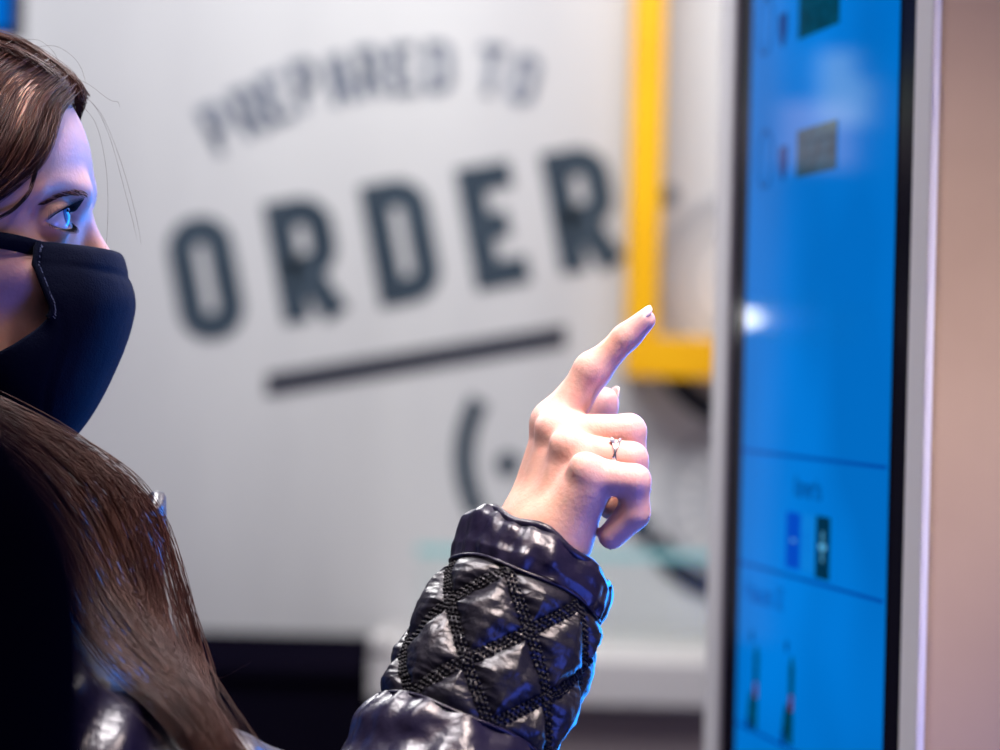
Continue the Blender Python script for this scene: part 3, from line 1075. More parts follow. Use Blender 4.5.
def nail(c, axis, normal, w, l, r, name='fingernail'):
    axis = axis / np.linalg.norm(axis)
    normal = normal - axis * normal.dot(axis)
    normal /= np.linalg.norm(normal)
    side = np.cross(axis, normal)
    vs, fs = [], []
    nu, nv = 9, 9
    for j in range(nv):
        v = j / (nv - 1) * 2 - 1
        ww = w * (math.sqrt(max(0, 1 - max(0, -v - .35) ** 2 / .5)) if v < 0 else math.sqrt(max(0.05, 1 - max(0, v - .2) ** 2 / .75)))
        for i in range(nu):
            u = i / (nu - 1) * 2 - 1
            a = u * ww / 2 / r
            vs.append(c + axis * v * l / 2 + side * r * math.sin(a) + normal * (r * math.cos(a) - r) - normal * 0.0007 * (v * v))
    for j in range(nv - 1):
        for i in range(nu - 1):
            fs.append((j * nu + i, j * nu + i + 1, (j + 1) * nu + i + 1, (j + 1) * nu + i))
    o = link_mesh(name, vs, fs, M['nail'], woman)
    so = o.modifiers.new('s', 'SOLIDIFY')
    so.thickness = 0.0006
    return o


ax_i = IDX[3] - IDX[2]
nail(IDX[3] + ax_i / np.linalg.norm(ax_i) * 0.0015 + D(-.55, -.6, -.65) * 0.0052, ax_i + AX * .002, D(-.55, -.6, -.65), 0.0085, 0.0115, 0.0062)
ax_p = PNK[3] - PNK[2]
nail(PNK[3] + ax_p / np.linalg.norm(ax_p) * 0.001 + D(.75, .68, -.12) * 0.0062, ax_p, D(.75, .68, -.12), 0.0085, 0.0105, 0.0065)
ax_t = THB[3] - THB[2]
nail(THB[3] + ax_t / np.linalg.norm(ax_t) * 0.001 + D(.9, -.1, .4) * 0.0078, ax_t, D(.9, -.1, .4), 0.011, 0.013, 0.008)

# ring on the ring finger: two crossing bands and a small stone
rc = RNG[0] * 0.30 + RNG[1] * 0.70
rax = RNG[1] - RNG[0]
rax /= np.linalg.norm(rax)
ru = np.cross(rax, AF)
ru /= np.linalg.norm(ru)
rv_ = np.cross(rax, ru)
ring_o = None
mbr = MB()
for tilt in (-0.0022, 0.0022):
    pts = []
    for k in range(40):
        a = 2 * PI * k / 40
        pts.append(rc + (ru * math.cos(a) + rv_ * math.sin(a)) * 0.0100 + rax * (tilt * math.cos(a + 0.6) * 1.0 + tilt * 0.35))
    mbr.tube(pts, 0.0009, 8, closed=True)
ring_o = mbr.build('ring', M['silver'], woman, smooth=True)
gd = ru if (ru.dot(AU) > 0) else -ru
gc = rc + (gd * 0.8 + -AF * 0.6) / np.linalg.norm(gd * 0.8 - AF * 0.6) * 0.0108 - rax * 0.002
mbg = MB()
n_ = 8
gn = (gd * 0.8 - AF * 0.6)
gn /= np.linalg.norm(gn)
ga = np.cross(gn, rax)
ga /= np.linalg.norm(ga)
gb = np.cross(gn, ga)
vs = [gc + gn * 0.0014]
for rr_, hh in ((0.0011, 0.0013), (0.0018, 0.0005)):
    vs += [gc + gn * hh + rr_ * (ga * math.cos(2 * PI * k / n_) + gb * math.sin(2 * PI * k / n_)) for k in range(n_)]
vs.append(gc - gn * 0.0014)
fs = [(0, 1 + k, 1 + (k + 1) % n_) for k in range(n_)] + [(1 + k, 9 + k, 9 + (k + 1) % n_, 1 + (k + 1) % n_) for k in range(n_)] + [(9 + k, 17, 9 + (k + 1) % n_) for k in range(n_)]
mbg.add(vs, fs).build('stone', M['gem'], ring_o)

# brow and lashes
def strands(name, lines, r, material, parent, k=3):
    v, q = tubes(lines, r, k)
    return link_mesh(name, v, q, material, parent)


def surf_push(px, py, lat_guess):
    """walk along the line of sight to the skin of the head (vertex based)"""
    o = P(px, py, 1.0) - CAM
    o = o / np.linalg.norm(o)
    rel = fv - CAM
    t = rel @ o
    d2 = ((rel - t[:, None] * o) ** 2).sum(1)
    m_ = d2 < 0.0025 ** 2
    if m_.sum() == 0:
        return P(px, py, HD + lat_guess)
    tt = t[m_].min()
    return CAM + o * tt


bl = []
for k in range(150):
    u = rng.random()
    px = 44 + u * 44
    py = 203 - 11.5 * math.sin(min(u / .75, 1) * PI / 2) + 9 * max(0, u - .78) * 1.3
    th = 0.7 + 3.3 * u * u
    py += 1.8 + (rng.random() - .5) * 2 * th
    a = surf_push(px, py, -0.03)
    ang = math.radians(172 - 34 * u + rng.normal() * 7)
    ln = 0.0035 + 0.002 * rng.random()
    d = AX * math.cos(ang) * (-1 if False else 1) + AU * (math.sin(ang) * .55 - .22 * (1 - u)) - AF * 0.05
    d = d / np.linalg.norm(d)
    bl.append([a - AF * .0002, a + d * ln * .5 - AF * .0007, a + d * ln - AF * .0004])
bl = np.array([catmull(l, 7) for l in bl])
strands('eyebrow', bl, np.full(len(bl), 0.00018), M['brow'], woman)

ls = []
e0 = eyes[0]
for k in range(46):
    u = k / 45
    az = -0.55 + u * 1.95
    azn = np.clip((az - .30) / 1.22, -1, 1)
    el1 = (1 - azn * azn) * .50 - .14 * azn
    base = e0 + 0.0140 * (AX * math.cos(el1) * math.cos(az) - AF * math.cos(el1) * math.sin(az) + AU * math.sin(el1))
    out = AX * math.cos(az) * .85 - AF * math.sin(az) * .7 + AU * .35
    out /= np.linalg.norm(out)
    L_ = 0.0080 * (0.65 + 0.35 * math.sin(PI * min(1, u + .15)))
    ls.append([base - out * .0008, base + out * L_ * .5 - AU * .0006, base + out * L_ + AU * .0022])
    if k % 2 == 0:
        el1 = -(1 - azn * azn) * .42 - .14 * azn
        base = e0 + 0.0138 * (AX * math.cos(el1) * math.cos(az) - AF * math.cos(el1) * math.sin(az) + AU * math.sin(el1))
        out = AX * math.cos(az) * .8 - AF * math.sin(az) * .6 - AU * .55
        out /= np.linalg.norm(out)
        ls.append([base, base + out * .002, base + out * .0045])
ls = np.array([catmull(l, 8) for l in ls])
strands('eyelashes', ls, np.full(len(ls), 0.00030), M['lash'], woman)

# ---------------------------------------------------------------- mask
Mid = catmull([(110, 253), (118, 256), (123, 271), (130, 297), (128.5, 318), (119, 350), (99, 394), (81, 424), (66, 438), (44, 433)], 60)
Near = catmull([(37, 243, -.0530), (35, 250, -.0560), (37, 268, -.0585), (44, 290, -.0595), (51, 311, -.0585), (40, 327, -.0590), (16, 342, -.0610), (-8, 358, -.059), (-10, 380, -.050), (4, 402, -.036)], 60)


def mask_pt(i, u, sgn):
    ph = u * PI / 2
    nx, ny, lat = Near[i]
    mx_, my_ = Mid[i]
    s_ = math.sin(ph)
    c_ = math.cos(ph) ** 0.8
    near = P(nx, ny, HD + lat)
    if sgn > 0:
        near = near + AF * (-2 * lat)
    mid = P(mx_, my_, HD)
    w = near * (1 - s_) + mid * s_
    dep = lat * c_ if sgn < 0 else -lat * c_
    w = np.array([w[0], HD + dep, w[2]])
    # groove of the dart seam and of the top hem
    n = D(mx_ - nx, my_ - ny, -1.2 if sgn < 0 else 1.2)
    t = i / 59
    h = 0.0
    du = (u - (0.10 + 0.45 * max(0, (t - .45)) / .4))
    if t > .42:
        h -= 0.0020 * math.exp(-(du / .018) ** 2)
        h += 0.0006 * math.exp(-((du - .05) / .03) ** 2)
    h -= 0.0010 * math.exp(-((t - 0.20 - 0.06 * u) / .018) ** 2)
    h += 0.0007 * math.sin(t * 21 + u * 7) * (1 - u) * .6
    return w + n * h


vs, fs = [], []
NU = 36
cols = [(-1, u) for u in np.linspace(0, 1, NU)] + [(1, u) for u in np.linspace(1, 0, NU)[1:]]
for i in range(60):
    for sgn, u in cols:
        vs.append(mask_pt(i, u, sgn))
nc = len(cols)
for i in range(59):
    for j in range(nc - 1):
        fs.append((i * nc + j, i * nc + j + 1, (i + 1) * nc + j + 1, (i + 1) * nc + j))
mask = link_mesh('face_mask', vs, fs, M['mask'], woman, label='navy blue cloth face mask')
so = mask.modifiers.new('s', 'SOLIDIFY')
so.thickness = 0.0016
# ear loops: flat bands
for sgn in (-1, 1):
    pts = [(42, 251, -.0535), (28, 246, -.0585), (5, 241, -.0640), (-25, 238, -.0690), (-60, 236, -.0740), (-95, 236, -.0770), (-108, 262, -.0740), (-92, 300, -.070), (-50, 345, -.064), (-5, 366, -.058)]
    cl = catmull(pts, 48)
    V_, F_ = [], []
    for i, (px, py, lat) in enumerate(cl):
        c_ = P(px, py, HD + lat)
        if sgn > 0:
            c_ = c_ + AF * (-2 * lat)
        tdir = cl[min(i + 1, 47)] - cl[max(i - 1, 0)]
        nrm = D(tdir[1], -tdir[0]) if abs(tdir[0]) + abs(tdir[1]) > 0 else AU
        hw = 0.0046
        for a in range(10):
            w = 2 * PI * a / 10
            V_.append(c_ + nrm * hw * math.cos(w) + AF * 0.0016 * math.sin(w))
    for i in range(47):
        for a in range(10):
            F_.append((i * 10 + a, i * 10 + (a + 1) % 10, (i + 1) * 10 + (a + 1) % 10, (i + 1) * 10 + a))
    link_mesh('ear_loop', V_, F_, M['mask'], mask)
ds = MB()
ds.tube([mask_pt(i, 0.10 + 0.45 * (i / 59 - .45) / .4, -1) - AF * 0.0006 for i in range(27, 50)], 0.0009, 6)
ds.build('dart_seam', M['mask_seam'], mask, smooth=True)
# side hem (rolled edge) and its pale stitches
mbs = MB()
hem = MB()
hp = [mask_pt(i, 0.02, -1) - AF * 0.0022 for i in range(0, 30)]
hem.tube(hp, 0.0022, 8)
hem.build('side_hem', M['mask'], mask, smooth=True)
for i in range(1, 29):
    if rng.random() < .8:
        a = mask_pt(i, 0.05, -1) - AF * 0.0036
        b = a + D(0.6 + rng.normal() * .3, 1, 0) * (0.0011 + 0.0008 * rng.random())
        mbs.tube([a, b], 0.00022, 5)
mbs.build('stitching', M['mask_thread'], mask)

# ---------------------------------------------------------------- hair
cap_g = Grid(np.array([HP(-300, 0)[0], HD - 0.098, HP(0, 360)[2]]), np.array([HP(110, 0)[0], HD + 0.098, HP(0, 0)[2]]), 0.0022)
g = cap_g
cap = ell(g, HP(-97, 165), (0.0965, 0.0755, 0.0715))
cap = su(cap, ell(g, HP(20, 150), (0.032, 0.049, 0.031)), 0.012)
cap = su(cap, cone(g, HP(-120, 200, -.028), HP(-110, 350, -.036), 0.040, 0.028), 0.03)
cap = su(cap, cone(g, HP(-120, 200, .028), HP(-110, 350, .036), 0.040, 0.028), 0.03)
# keep what lies above/behind the hair line, in image-plane terms of the head's own profile
ux = ((g.X - np.float32(HP(0, 200)[0])) * np.float32(AX[0]) + (g.Z - np.float32(HP(0, 200)[2])) * np.float32(AX[2])) / np.float32(HD / F)
uy = np.float32(200) - ((g.X - np.float32(HP(0, 200)[0])) * np.float32(AU[0]) + (g.Z - np.float32(HP(0, 200)[2])) * np.float32(AU[2])) / np.float32(HD / F)
lat_ = np.abs(g.Y - np.float32(HD))
# hair line x as function of y (pixels of the middle plane)
hl = np.interp(uy, [60, 95, 112, 145, 170, 200, 230, 260, 400], [70, 70, 60, 50, 36, -5, -45, -60, -60]).astype(np.float32)
keep = (ux - hl) * np.float32(HD / F) * np.float32(0.75)
cap = smax(cap, keep, 0.006)
cv, cq = nets(cap, g)
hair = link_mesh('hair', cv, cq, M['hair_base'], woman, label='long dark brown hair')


def lock(guides, n, m_=26, jit=0.0025, r=(0.00012, 0.00026), spread=True, tipjit=1.0):
    """strands interpolated between neighbouring guide lines"""
    G = np.array([catmull([P(*q) for q in gl_], m_) for gl_ in guides])
    out = []
    for _ in range(n):
        u = rng.random() * (len(G) - 1)
        i = min(int(u), len(G) - 2)
        f = u - i
        c = G[i] * (1 - f) + G[i + 1] * f
        off = rng.normal(size=3) * jit
        off2 = rng.normal(size=3) * jit * tipjit
        w = np.linspace(0, 1, m_)[:, None]
        ph = rng.random() * 6
        wob = np.sin(w * (5 + 3 * rng.random()) + ph) * rng.normal(size=3) * jit * .5
        out.append(c + off * (1 - w) + off2 * w + wob)
    rr = r[0] + (r[1] - r[0]) * rng.random(n)
    return np.array(out), rr


NG = [  # near side of the head, from the parting down and back
    [(70, 97, 1.522), (58, 113, 1.500), (50, 140, 1.484), (36, 165, 1.476), (5, 190, 1.468), (-45, 225, 1.460), (-90, 290, 1.455)],
    [(62, 85, 1.525), (42, 104, 1.495), (28, 138, 1.476), (8, 172, 1.468), (-25, 205, 1.460), (-62, 245, 1.455), (-100, 310, 1.453)],
    [(48, 74, 1.525), (18, 95, 1.492), (-2, 135, 1.470), (-25, 178, 1.460), (-55, 225, 1.454), (-85, 275, 1.451), (-115, 330, 1.453)],
    [(22, 57, 1.525), (-12, 78, 1.490), (-38, 125, 1.465), (-60, 180, 1.456), (-85, 235, 1.450), (-110, 290, 1.449), (-130, 340, 1.453)],
    [(-12, 44, 1.525), (-50, 66, 1.488), (-80, 120, 1.462), (-100, 180, 1.453), (-120, 240, 1.449), (-140, 300, 1.449), (-150, 350, 1.453)],
    [(-60, 34, 1.525), (-100, 58, 1.486), (-130, 115, 1.461), (-150, 180, 1.453), (-165, 245, 1.450), (-175, 310, 1.452), (-180, 360, 1.456)],
    [(-120, 32, 1.525), (-170, 60, 1.488), (-200, 120, 1.468), (-220, 190, 1.463), (-228, 250, 1.465), (-230, 310, 1.470), (-225, 370, 1.475)],
    [(-180, 48, 1.53), (-235, 80, 1.500), (-258, 140, 1.495), (-268, 200, 1.495), (-268, 260, 1.497), (-262, 320, 1.50), (-255, 380, 1.50)],
]
H = []
HC, HR = HP(-97, 165), np.array([0.0965, 0.0755, 0.0715])


def hug(lr, lo=1.015, hi=1.09):
    """strands lie on the rounded mass of the hair, neither inside it nor far off"""
    L_, r_ = lr
    q = (L_ - HC) / HR
    k = np.linalg.norm(q, axis=2, keepdims=True)
    want = lo + (hi - lo) * rng.random((len(L_), 1, 1)) ** 2
    fac = np.where(k < want, want / np.maximum(k, 1e-3), 1.0)
    m_ = (L_[:, :, 2:3] > HP(0, 250)[2]) & (q[:, :, 0:1] < 0.93)
    return np.where(m_, HC + q * fac * HR, L_), r_


H.append(hug(lock(NG, 3600, jit=0.0022)))
TOP = [  # crest over the top, swept back
    [(82, 97, 1.532), (74, 82, 1.532), (56, 66, 1.532), (24, 45, 1.530), (-20, 32, 1.528), (-80, 24, 1.528)],
    [(80, 96, 1.545), (70, 81, 1.548), (52, 66, 1.552), (20, 47, 1.556), (-25, 34, 1.558), (-85, 26, 1.56)],
    [(62, 92, 1.520), (54, 80, 1.518), (38, 66, 1.515), (8, 50, 1.512), (-35, 40, 1.508), (-95, 36, 1.505)],
]
H.append(hug(lock(TOP, 800, jit=0.0016)))
FARS = [  # far side
    [(80, 98, 1.545), (66, 112, 1.575), (56, 150, 1.590), (30, 185, 1.598), (-20, 230, 1.605), (-80, 310, 1.61)],
    [(40, 66, 1.545), (10, 95, 1.585), (-10, 150, 1.600), (-40, 210, 1.606), (-70, 270, 1.610), (-110, 340, 1.61)],
    [(-20, 40, 1.545), (-60, 75, 1.585), (-90, 140, 1.605), (-110, 210, 1.612), (-130, 280, 1.612), (-150, 350, 1.61)],
    [(-120, 32, 1.545), (-175, 75, 1.580), (-205, 140, 1.598), (-222, 210, 1.600), (-230, 280, 1.598), (-230, 360, 1.59)],
]
H.append(hug(lock(FARS, 700, jit=0.0025)))
FR = [  # short dark fringe over the forehead edge
    [(62, 84, 1.538), (78, 88, 1.541), (84, 99, 1.541), (80, 113, 1.540), (77, 124, 1.539)],
    [(58, 86, 1.534), (70, 92, 1.536), (76, 103, 1.536), (76, 114, 1.536), (75, 122, 1.536)],
]
H.append(lock(FR, 150, m_=18, jit=0.0010))
BACK = [  # the rest of the long hair, hanging down the back
    [(-112, 270, 1.450), (-122, 350, 1.447), (-134, 450, 1.442), (-170, 560, 1.425), (-225, 660, 1.410), (-262, 790, 1.400)],
    [(-175, 270, 1.452), (-195, 350, 1.452), (-220, 450, 1.450), (-258, 560, 1.442), (-292, 670, 1.430), (-305, 800, 1.420)],
    [(-258, 270, 1.495), (-268, 350, 1.495), (-280, 450, 1.492), (-300, 560, 1.488), (-312, 680, 1.484), (-318, 820, 1.480)],
    [(-262, 270, 1.560), (-270, 350, 1.562), (-282, 450, 1.565), (-302, 560, 1.568), (-314, 680, 1.572), (-320, 820, 1.575)],
    [(-190, 270, 1.605), (-205, 350, 1.608), (-230, 450, 1.612), (-265, 560, 1.622), (-295, 670, 1.635), (-308, 800, 1.645)],
    [(-120, 270, 1.610), (-128, 350, 1.612), (-140, 450, 1.618), (-178, 560, 1.632), (-230, 660, 1.650), (-265, 790, 1.660)],
]
H.append(lock(BACK, 1500, m_=26, jit=0.004, r=(0.00016, 0.00034)))
LOW = [  # long lock falling forward over the chest
    [(-95, 320, 1.452), (-45, 385, 1.440), (20, 416, 1.436), (75, 444, 1.434), (122, 478, 1.430), (148, 520, 1.424), (160, 580, 1.418), (172, 640, 1.404), (205, 705, 1.375), (245, 775, 1.352), (262, 830, 1.350)],
    [(-105, 330, 1.448), (-55, 395, 1.436), (10, 424, 1.430), (60, 456, 1.428), (100, 500, 1.424), (128, 560, 1.416), (148, 620, 1.402), (172, 675, 1.378), (206, 728, 1.352), (240, 785, 1.340), (255, 840, 1.34)],
    [(-115, 340, 1.446), (-65, 405, 1.432), (-5, 440, 1.425), (40, 480, 1.422), (78, 535, 1.416), (106, 590, 1.404), (140, 640, 1.382), (182, 692, 1.352), (216, 745, 1.336), (230, 800, 1.328), (245, 850, 1.33)],
    [(-125, 345, 1.446), (-75, 415, 1.430), (-25, 458, 1.422), (15, 505, 1.418), (50, 560, 1.410), (74, 615, 1.394), (108, 664, 1.362), (168, 714, 1.336), (206, 765, 1.326), (215, 815, 1.32), (230, 860, 1.32)],
]
H.append(lock(LOW, 720, m_=40, jit=0.0042, tipjit=1.3))
RW = [  # thin wisp in front of the collar
    [(20, 425, 1.455), (80, 452, 1.455), (130, 482, 1.456), (160, 515, 1.456), (178, 560, 1.452), (192, 610, 1.446), (202, 660, 1.438), (208, 700, 1.42)],
    [(10, 428, 1.450), (70, 456, 1.450), (118, 488, 1.450), (148, 525, 1.450), (166, 575, 1.446), (180, 625, 1.438), (196, 675, 1.424), (212, 720, 1.40)],
]
H.append(lock(RW, 120, m_=34, jit=0.003, r=(0.0001, 0.0002)))
# loose single hairs
LS = []
for gl_ in ([(80, 92, 1.535), (100, 112, 1.53), (115, 145, 1.527), (128, 185, 1.525), (138, 225, 1.523), (141, 245, 1.523)],
            [(78, 90, 1.530), (96, 108, 1.525), (110, 138, 1.522), (122, 180, 1.520), (133, 222, 1.518), (137, 240, 1.518)],
            [(76, 100, 1.52), (95, 122, 1.515), (105, 160, 1.512), (108, 200, 1.51), (107, 235, 1.51), (104, 262, 1.51)],
            [(66, 74, 1.52), (88, 84, 1.51), (104, 96, 1.505), (112, 101, 1.505), (118, 102, 1.5), (120, 108, 1.5)],
            [(30, 48, 1.52), (55, 46, 1.51), (72, 56, 1.505), (80, 66, 1.505), (84, 76, 1.50), (86, 84, 1.5)],
            [(18, 40, 1.52), (38, 40, 1.51), (52, 50, 1.505), (58, 60, 1.505), (62, 66, 1.50), (66, 72, 1.5)],
            [(195, 650, 1.43), (205, 672, 1.42), (220, 678, 1.41), (240, 668, 1.40), (248, 664, 1.4), (252, 660, 1.4)]):
    LS.append(catmull([P(*q) for q in gl_], 26))
LS = np.array(LS)
H.append((LS, np.full(len(LS), 0.00009)))
HV, HQ = [], []
n0 = 0
for L_, r_ in H:
    v, q = tubes(L_, r_)
    HV.append(v)
    HQ.append(q + n0)
    n0 += len(v)
link_mesh('strands', np.concatenate(HV), np.concatenate(HQ), M['hair'], hair)
TK = [[(52, 128, 1.486), (40, 160, 1.476), (36, 176, 1.474), (30, 192, 1.473), (18, 206, 1.470), (2, 216, 1.466), (-18, 224, 1.462)],
      [(50, 130, 1.486), (37, 163, 1.476), (33, 178, 1.474), (27, 193, 1.473), (15, 207, 1.470), (0, 217, 1.466), (-18, 226, 1.462)]]
tkL, tkr = lock(TK, 26, m_=20, jit=0.0006, r=(0.00014, 0.00022))
strands('temple_wisp', tkL, tkr, M['hair_dark'], hair)

# ---------------------------------------------------------------- jacket
g = Grid(np.array([-0.66, 1.15, 0.74]), np.array([0.02, 1.86, 1.46]), 0.0045)
jk = ell(g, P(2, 775, HD), (0.098, 0.175, 0.205))
jk = su(jk, ell(g, np.array([-0.335, HD, 0.98]), (0.135, 0.175, 0.20)), 0.06)
jk = su(jk, ell(g, np.array([-0.345, HD, 0.85]), (0.145, 0.19, 0.10)), 0.05)
jk = su(jk, cone(g, P(-30, 620, HD), P(-55, 480, HD), 0.098, 0.058), 0.03)
jk = su(jk, cone(g, P(-30, 640, HD - 0.03), SH_R + AU * 0.012, 0.085, 0.068), 0.03)
jk = su(jk, cone(g, SH_R + AU * 0.014, EL_R, 0.072, 0.064), 0.02)
jk = su(jk, cone(g, P(-30, 640, HD + 0.03), SH_L, 0.085, 0.068), 0.03)
jk = su(jk, cone(g, SH_L, EL_L, 0.070, 0.062), 0.02)
jk = su(jk, cone(g, EL_L, WR_L, 0.062, 0.05), 0.02)
jk = su(jk, ell(g, chest + np.array([-0.012, 0, 0.0]), (0.122, 0.178, 0.215)), 0.04)
jk = su(jk, cone(g, chest + np.array([-0.012, 0, 0.12]), SH_L + np.array([-0.01, 0, 0.0]), 0.09, 0.072), 0.03)
jk = su(jk, cone(g, chest + np.array([-0.012, 0, 0.12]), SH_R + np.array([-0.012, 0, 0.0]), 0.09, 0.070), 0.03)
jk = su(jk, cone(g, chest + np.array([-0.012, 0, 0.14]), chest + np.array([-0.012, 0, 0.225]), 0.09, 0.072), 0.03)
jv, jq = nets(jk, g)
# soft folds
e_ax = (EL_R - SH_R) / np.linalg.norm(EL_R - SH_R)
ta = (jv - SH_R) @ e_ax
nrm_dir = jv - np.array([-0.30, HD, 1.2])
nrm_dir /= np.linalg.norm(nrm_dir, axis=1, keepdims=True)
fold = 0.004 * np.sin(ta * 210 + 3 * vnoise(jv, 14, 3)) * (0.5 + 0.5 * vnoise(jv, 9, 5)) + 0.003 * vnoise(jv, 35, 9)
jv = jv + nrm_dir * fold[:, None]
jacket = link_mesh('jacket', jv, jq, M['nylon'], woman, label='shiny dark navy quilted jacket')

# stand-up collar
V_, F_ = [], []
nA, nB = 72, 14
for j in range(nB):
    t = j / (nB - 1)
    for i in range(nA + 1):
        a = -2.85 + 5.7 * i / nA                                  # open a little at the back? no: gap faces away
        fr_ = max(0, math.cos(a))
        cx, cy = 28 + 14 * t, 612 - 88 * t - 26 * t * fr_
        rx = 0.070 + 0.003 * math.sin(PI * t)
        ry = 0.078
        rip = 0.0016 * math.sin(9 * a + 3 * t) * math.sin(PI * t)
        c_ = P(cx, cy, HD)
        V_.append(c_ + AX * (rx + rip) * math.cos(a) + AF * (ry + rip) * math.sin(a) + AU * 0.004 * math.sin(5 * a))
for j in range(nB - 1):
    for i in range(nA):
        b_ = j * (nA + 1) + i
        F_.append((b_, b_ + 1, b_ + nA + 2, b_ + nA + 1))
colr = link_mesh('collar', V_, F_, M['nylon'], jacket)
so = colr.modifiers.new('s', 'SOLIDIFY')
so.thickness = 0.009
sb = colr.modifiers.new('sub', 'SUBSURF')
sb.levels = sb.render_levels = 1

# forearm sleeve: cuff, quilted panel and lower sleeve, all lofted round one centre line
C0 = P(541, 553, 1.478)
C1 = P(465, 731, 1.446)
C2 = EL_R
ax_s = (C1 - C0)
L01 = np.linalg.norm(ax_s)
ax_s = ax_s / L01
e1 = AX - ax_s * AX.dot(ax_s)            # towards image right
e1 /= np.linalg.norm(e1)
e2 = np.cross(ax_s, e1)
if e2.dot(AF) > 0:
    e2 = -e2                              # e2 towards the camera


def centre(t):
    if t <= L01:
        return C0 + ax_s * t
    L2 = np.linalg.norm(C2 - C1)
    return C1 + (C2 - C1) / L2 * (t - L01)


SEAM1, SEAM2 = 0.0235, 0.1075
RT = [0, .004, .010, .017, .0235, .028, .036, .055, .072, .096, .1075, .114, .125, .145, .18, .26]
RR = [.0415, .0440, .0452, .0458, .0440, .0465, .0490, .0505, .0512, .0515, .0500, .0535, .0565, .0590, .0615, .0640]


def lines_field(sa, ta):
    """signed distances to the two families of quilting lines; sa arc length, ta axial length"""
    hs, ht = 0.0255, 0.0275
    p = (sa + 0.010) / (2 * hs)
    q = (ta - 0.0255) / (2 * ht)
    u1, u2 = p + q, p - q
    f1 = (u1 - np.round(u1))
    f2 = (u2 - np.round(u2))
    sc = 1.0 / math.sqrt((1 / (2 * hs)) ** 2 + (1 / (2 * ht)) ** 2)
    return f1 * sc, f2 * sc, u1, u2, sc


def loft(name, t0, t1, nt_, nth, fn, material, parent):
    T_ = np.linspace(t0, t1, nt_)
    A_ = np.linspace(0, 2 * PI, nth, endpoint=False)
    cen = np.array([centre(t) for t in T_])
    R0 = np.interp(T_, RT, RR)
    tt, aa = np.meshgrid(T_, A_, indexing='ij')
    R = R0[:, None] + 0 * aa
    dirs = np.cos(aa)[..., None] * e1 + np.sin(aa)[..., None] * e2
    base = cen[:, None, :] + dirs * R[..., None]
    disp, dt_ = fn(tt, aa, R, base.reshape(-1, 3))
    pts = base + dirs * disp[..., None] + ax_s * dt_[..., None]
    idx = np.arange(nt_ * nth).reshape(nt_, nth)
    q = np.stack([idx[:-1], np.roll(idx, -1, 1)[:-1], np.roll(idx, -1, 1)[1:], idx[1:]], -1).reshape(-1, 4)
    return link_mesh(name, pts.reshape(-1, 3), q, material, parent), pts


def cuff_fn(tt, aa, R, b):
    sh = tt.shape
    puck = np.sin(aa * 17 + 2.5 * np.sin(aa * 3) + tt * 40)
    e = np.exp(-(SEAM1 - tt) / .007) + 0.6 * np.exp(-tt / .006)
    d = 0.0014 * puck * np.clip(e, 0, 1) + 0.0022 * vnoise(b, 55, 2).reshape(sh) + 0.0012 * vnoise(b, 130, 4).reshape(sh)
    d = d + 0.0030 * np.maximum(0, np.cos(aa - 2.9)) ** 6 * np.exp(-((tt - .004) / .008) ** 2)
    dt_ = 0.0030 * np.sin(aa * 2 + .6) * (1 - tt / SEAM1) + 0.0016 * np.sin(aa * 7) * (1 - tt / SEAM1) + 0.0012 * np.sin(aa * 3 + 1) - 0.0065 * np.maximum(0, np.cos(aa - 2.9)) ** 3 * (1 - tt / SEAM1)
    return d, dt_


cuff, _ = loft('sleeve_cuff', 0.0, SEAM1, 34, 300, cuff_fn, M['nylon'], jacket)
# inside of the cuff
def lining_fn(tt, aa, R, b):
    return -0.0035 - 0.25 * tt + 0 * aa, 0.0030 * np.sin(aa * 2 + .6) + 0.0016 * np.sin(aa * 7) - 0.0065 * np.maximum(0, np.cos(aa - 2.9)) ** 3
loft('cuff_lining', 0.0008, 0.05, 12, 120, lining_fn, M['coat'], jacket)
# rounded lip joining both
lip = MB()
lp = []
for a in np.linspace(0, 2 * PI, 120, endpoint=False):
    lp.append(centre(0) + (e1 * math.cos(a) + e2 * math.sin(a)) * 0.0396 + ax_s * (0.0030 * math.sin(a * 2 + .6) + 0.0016 * math.sin(a * 7) + 0.0012 * math.sin(a * 3 + 1) - 0.0065 * max(0, math.cos(a - 2.9)) ** 3 + 0.0007))
lip.tube(lp, 0.0026, 10, closed=True)
lip.build('cuff_lip', M['nylon'], jacket, smooth=True)


def quilt_fn(tt, aa, R, b):
    sh = tt.shape
    sa = (aa - PI / 2) * -0.05           # arc length, 0 facing the camera, + to image right
    sa = np.where(sa < -0.157 / 2 - 0.04, sa + 0.314, sa)
    f1, f2, *_ = lines_field(sa, tt)
    d_ = np.minimum(np.abs(f1), np.abs(f2))
    puff = 0.0062 * (1 - np.exp(-(np.maximum(d_ - 0.0030, 0) / .0060)))
    ends = np.clip(np.minimum(tt - SEAM1, SEAM2 - tt) / .008, 0, 1) ** .6
    nz = 0.0013 * vnoise(b, 75, 11).reshape(sh) + 0.0007 * vnoise(b, 190, 12).reshape(sh)
    # puckers running away from the stitch lines
    pk = 0.0004 * np.sin((f1 - f2) * 900 + 5 * vnoise(b, 60, 21).reshape(sh)) * np.exp(-np.maximum(d_ - .003, 0) / .004)
    return (puff + nz + pk) * ends - 0.003, 0.0008 * np.sin(aa * 5) + 0 * tt


quilt, qpts = loft('quilted_panel', SEAM1 - 0.0005, SEAM2 + 0.0005, 230, 700, quilt_fn, M['leather'], jacket)


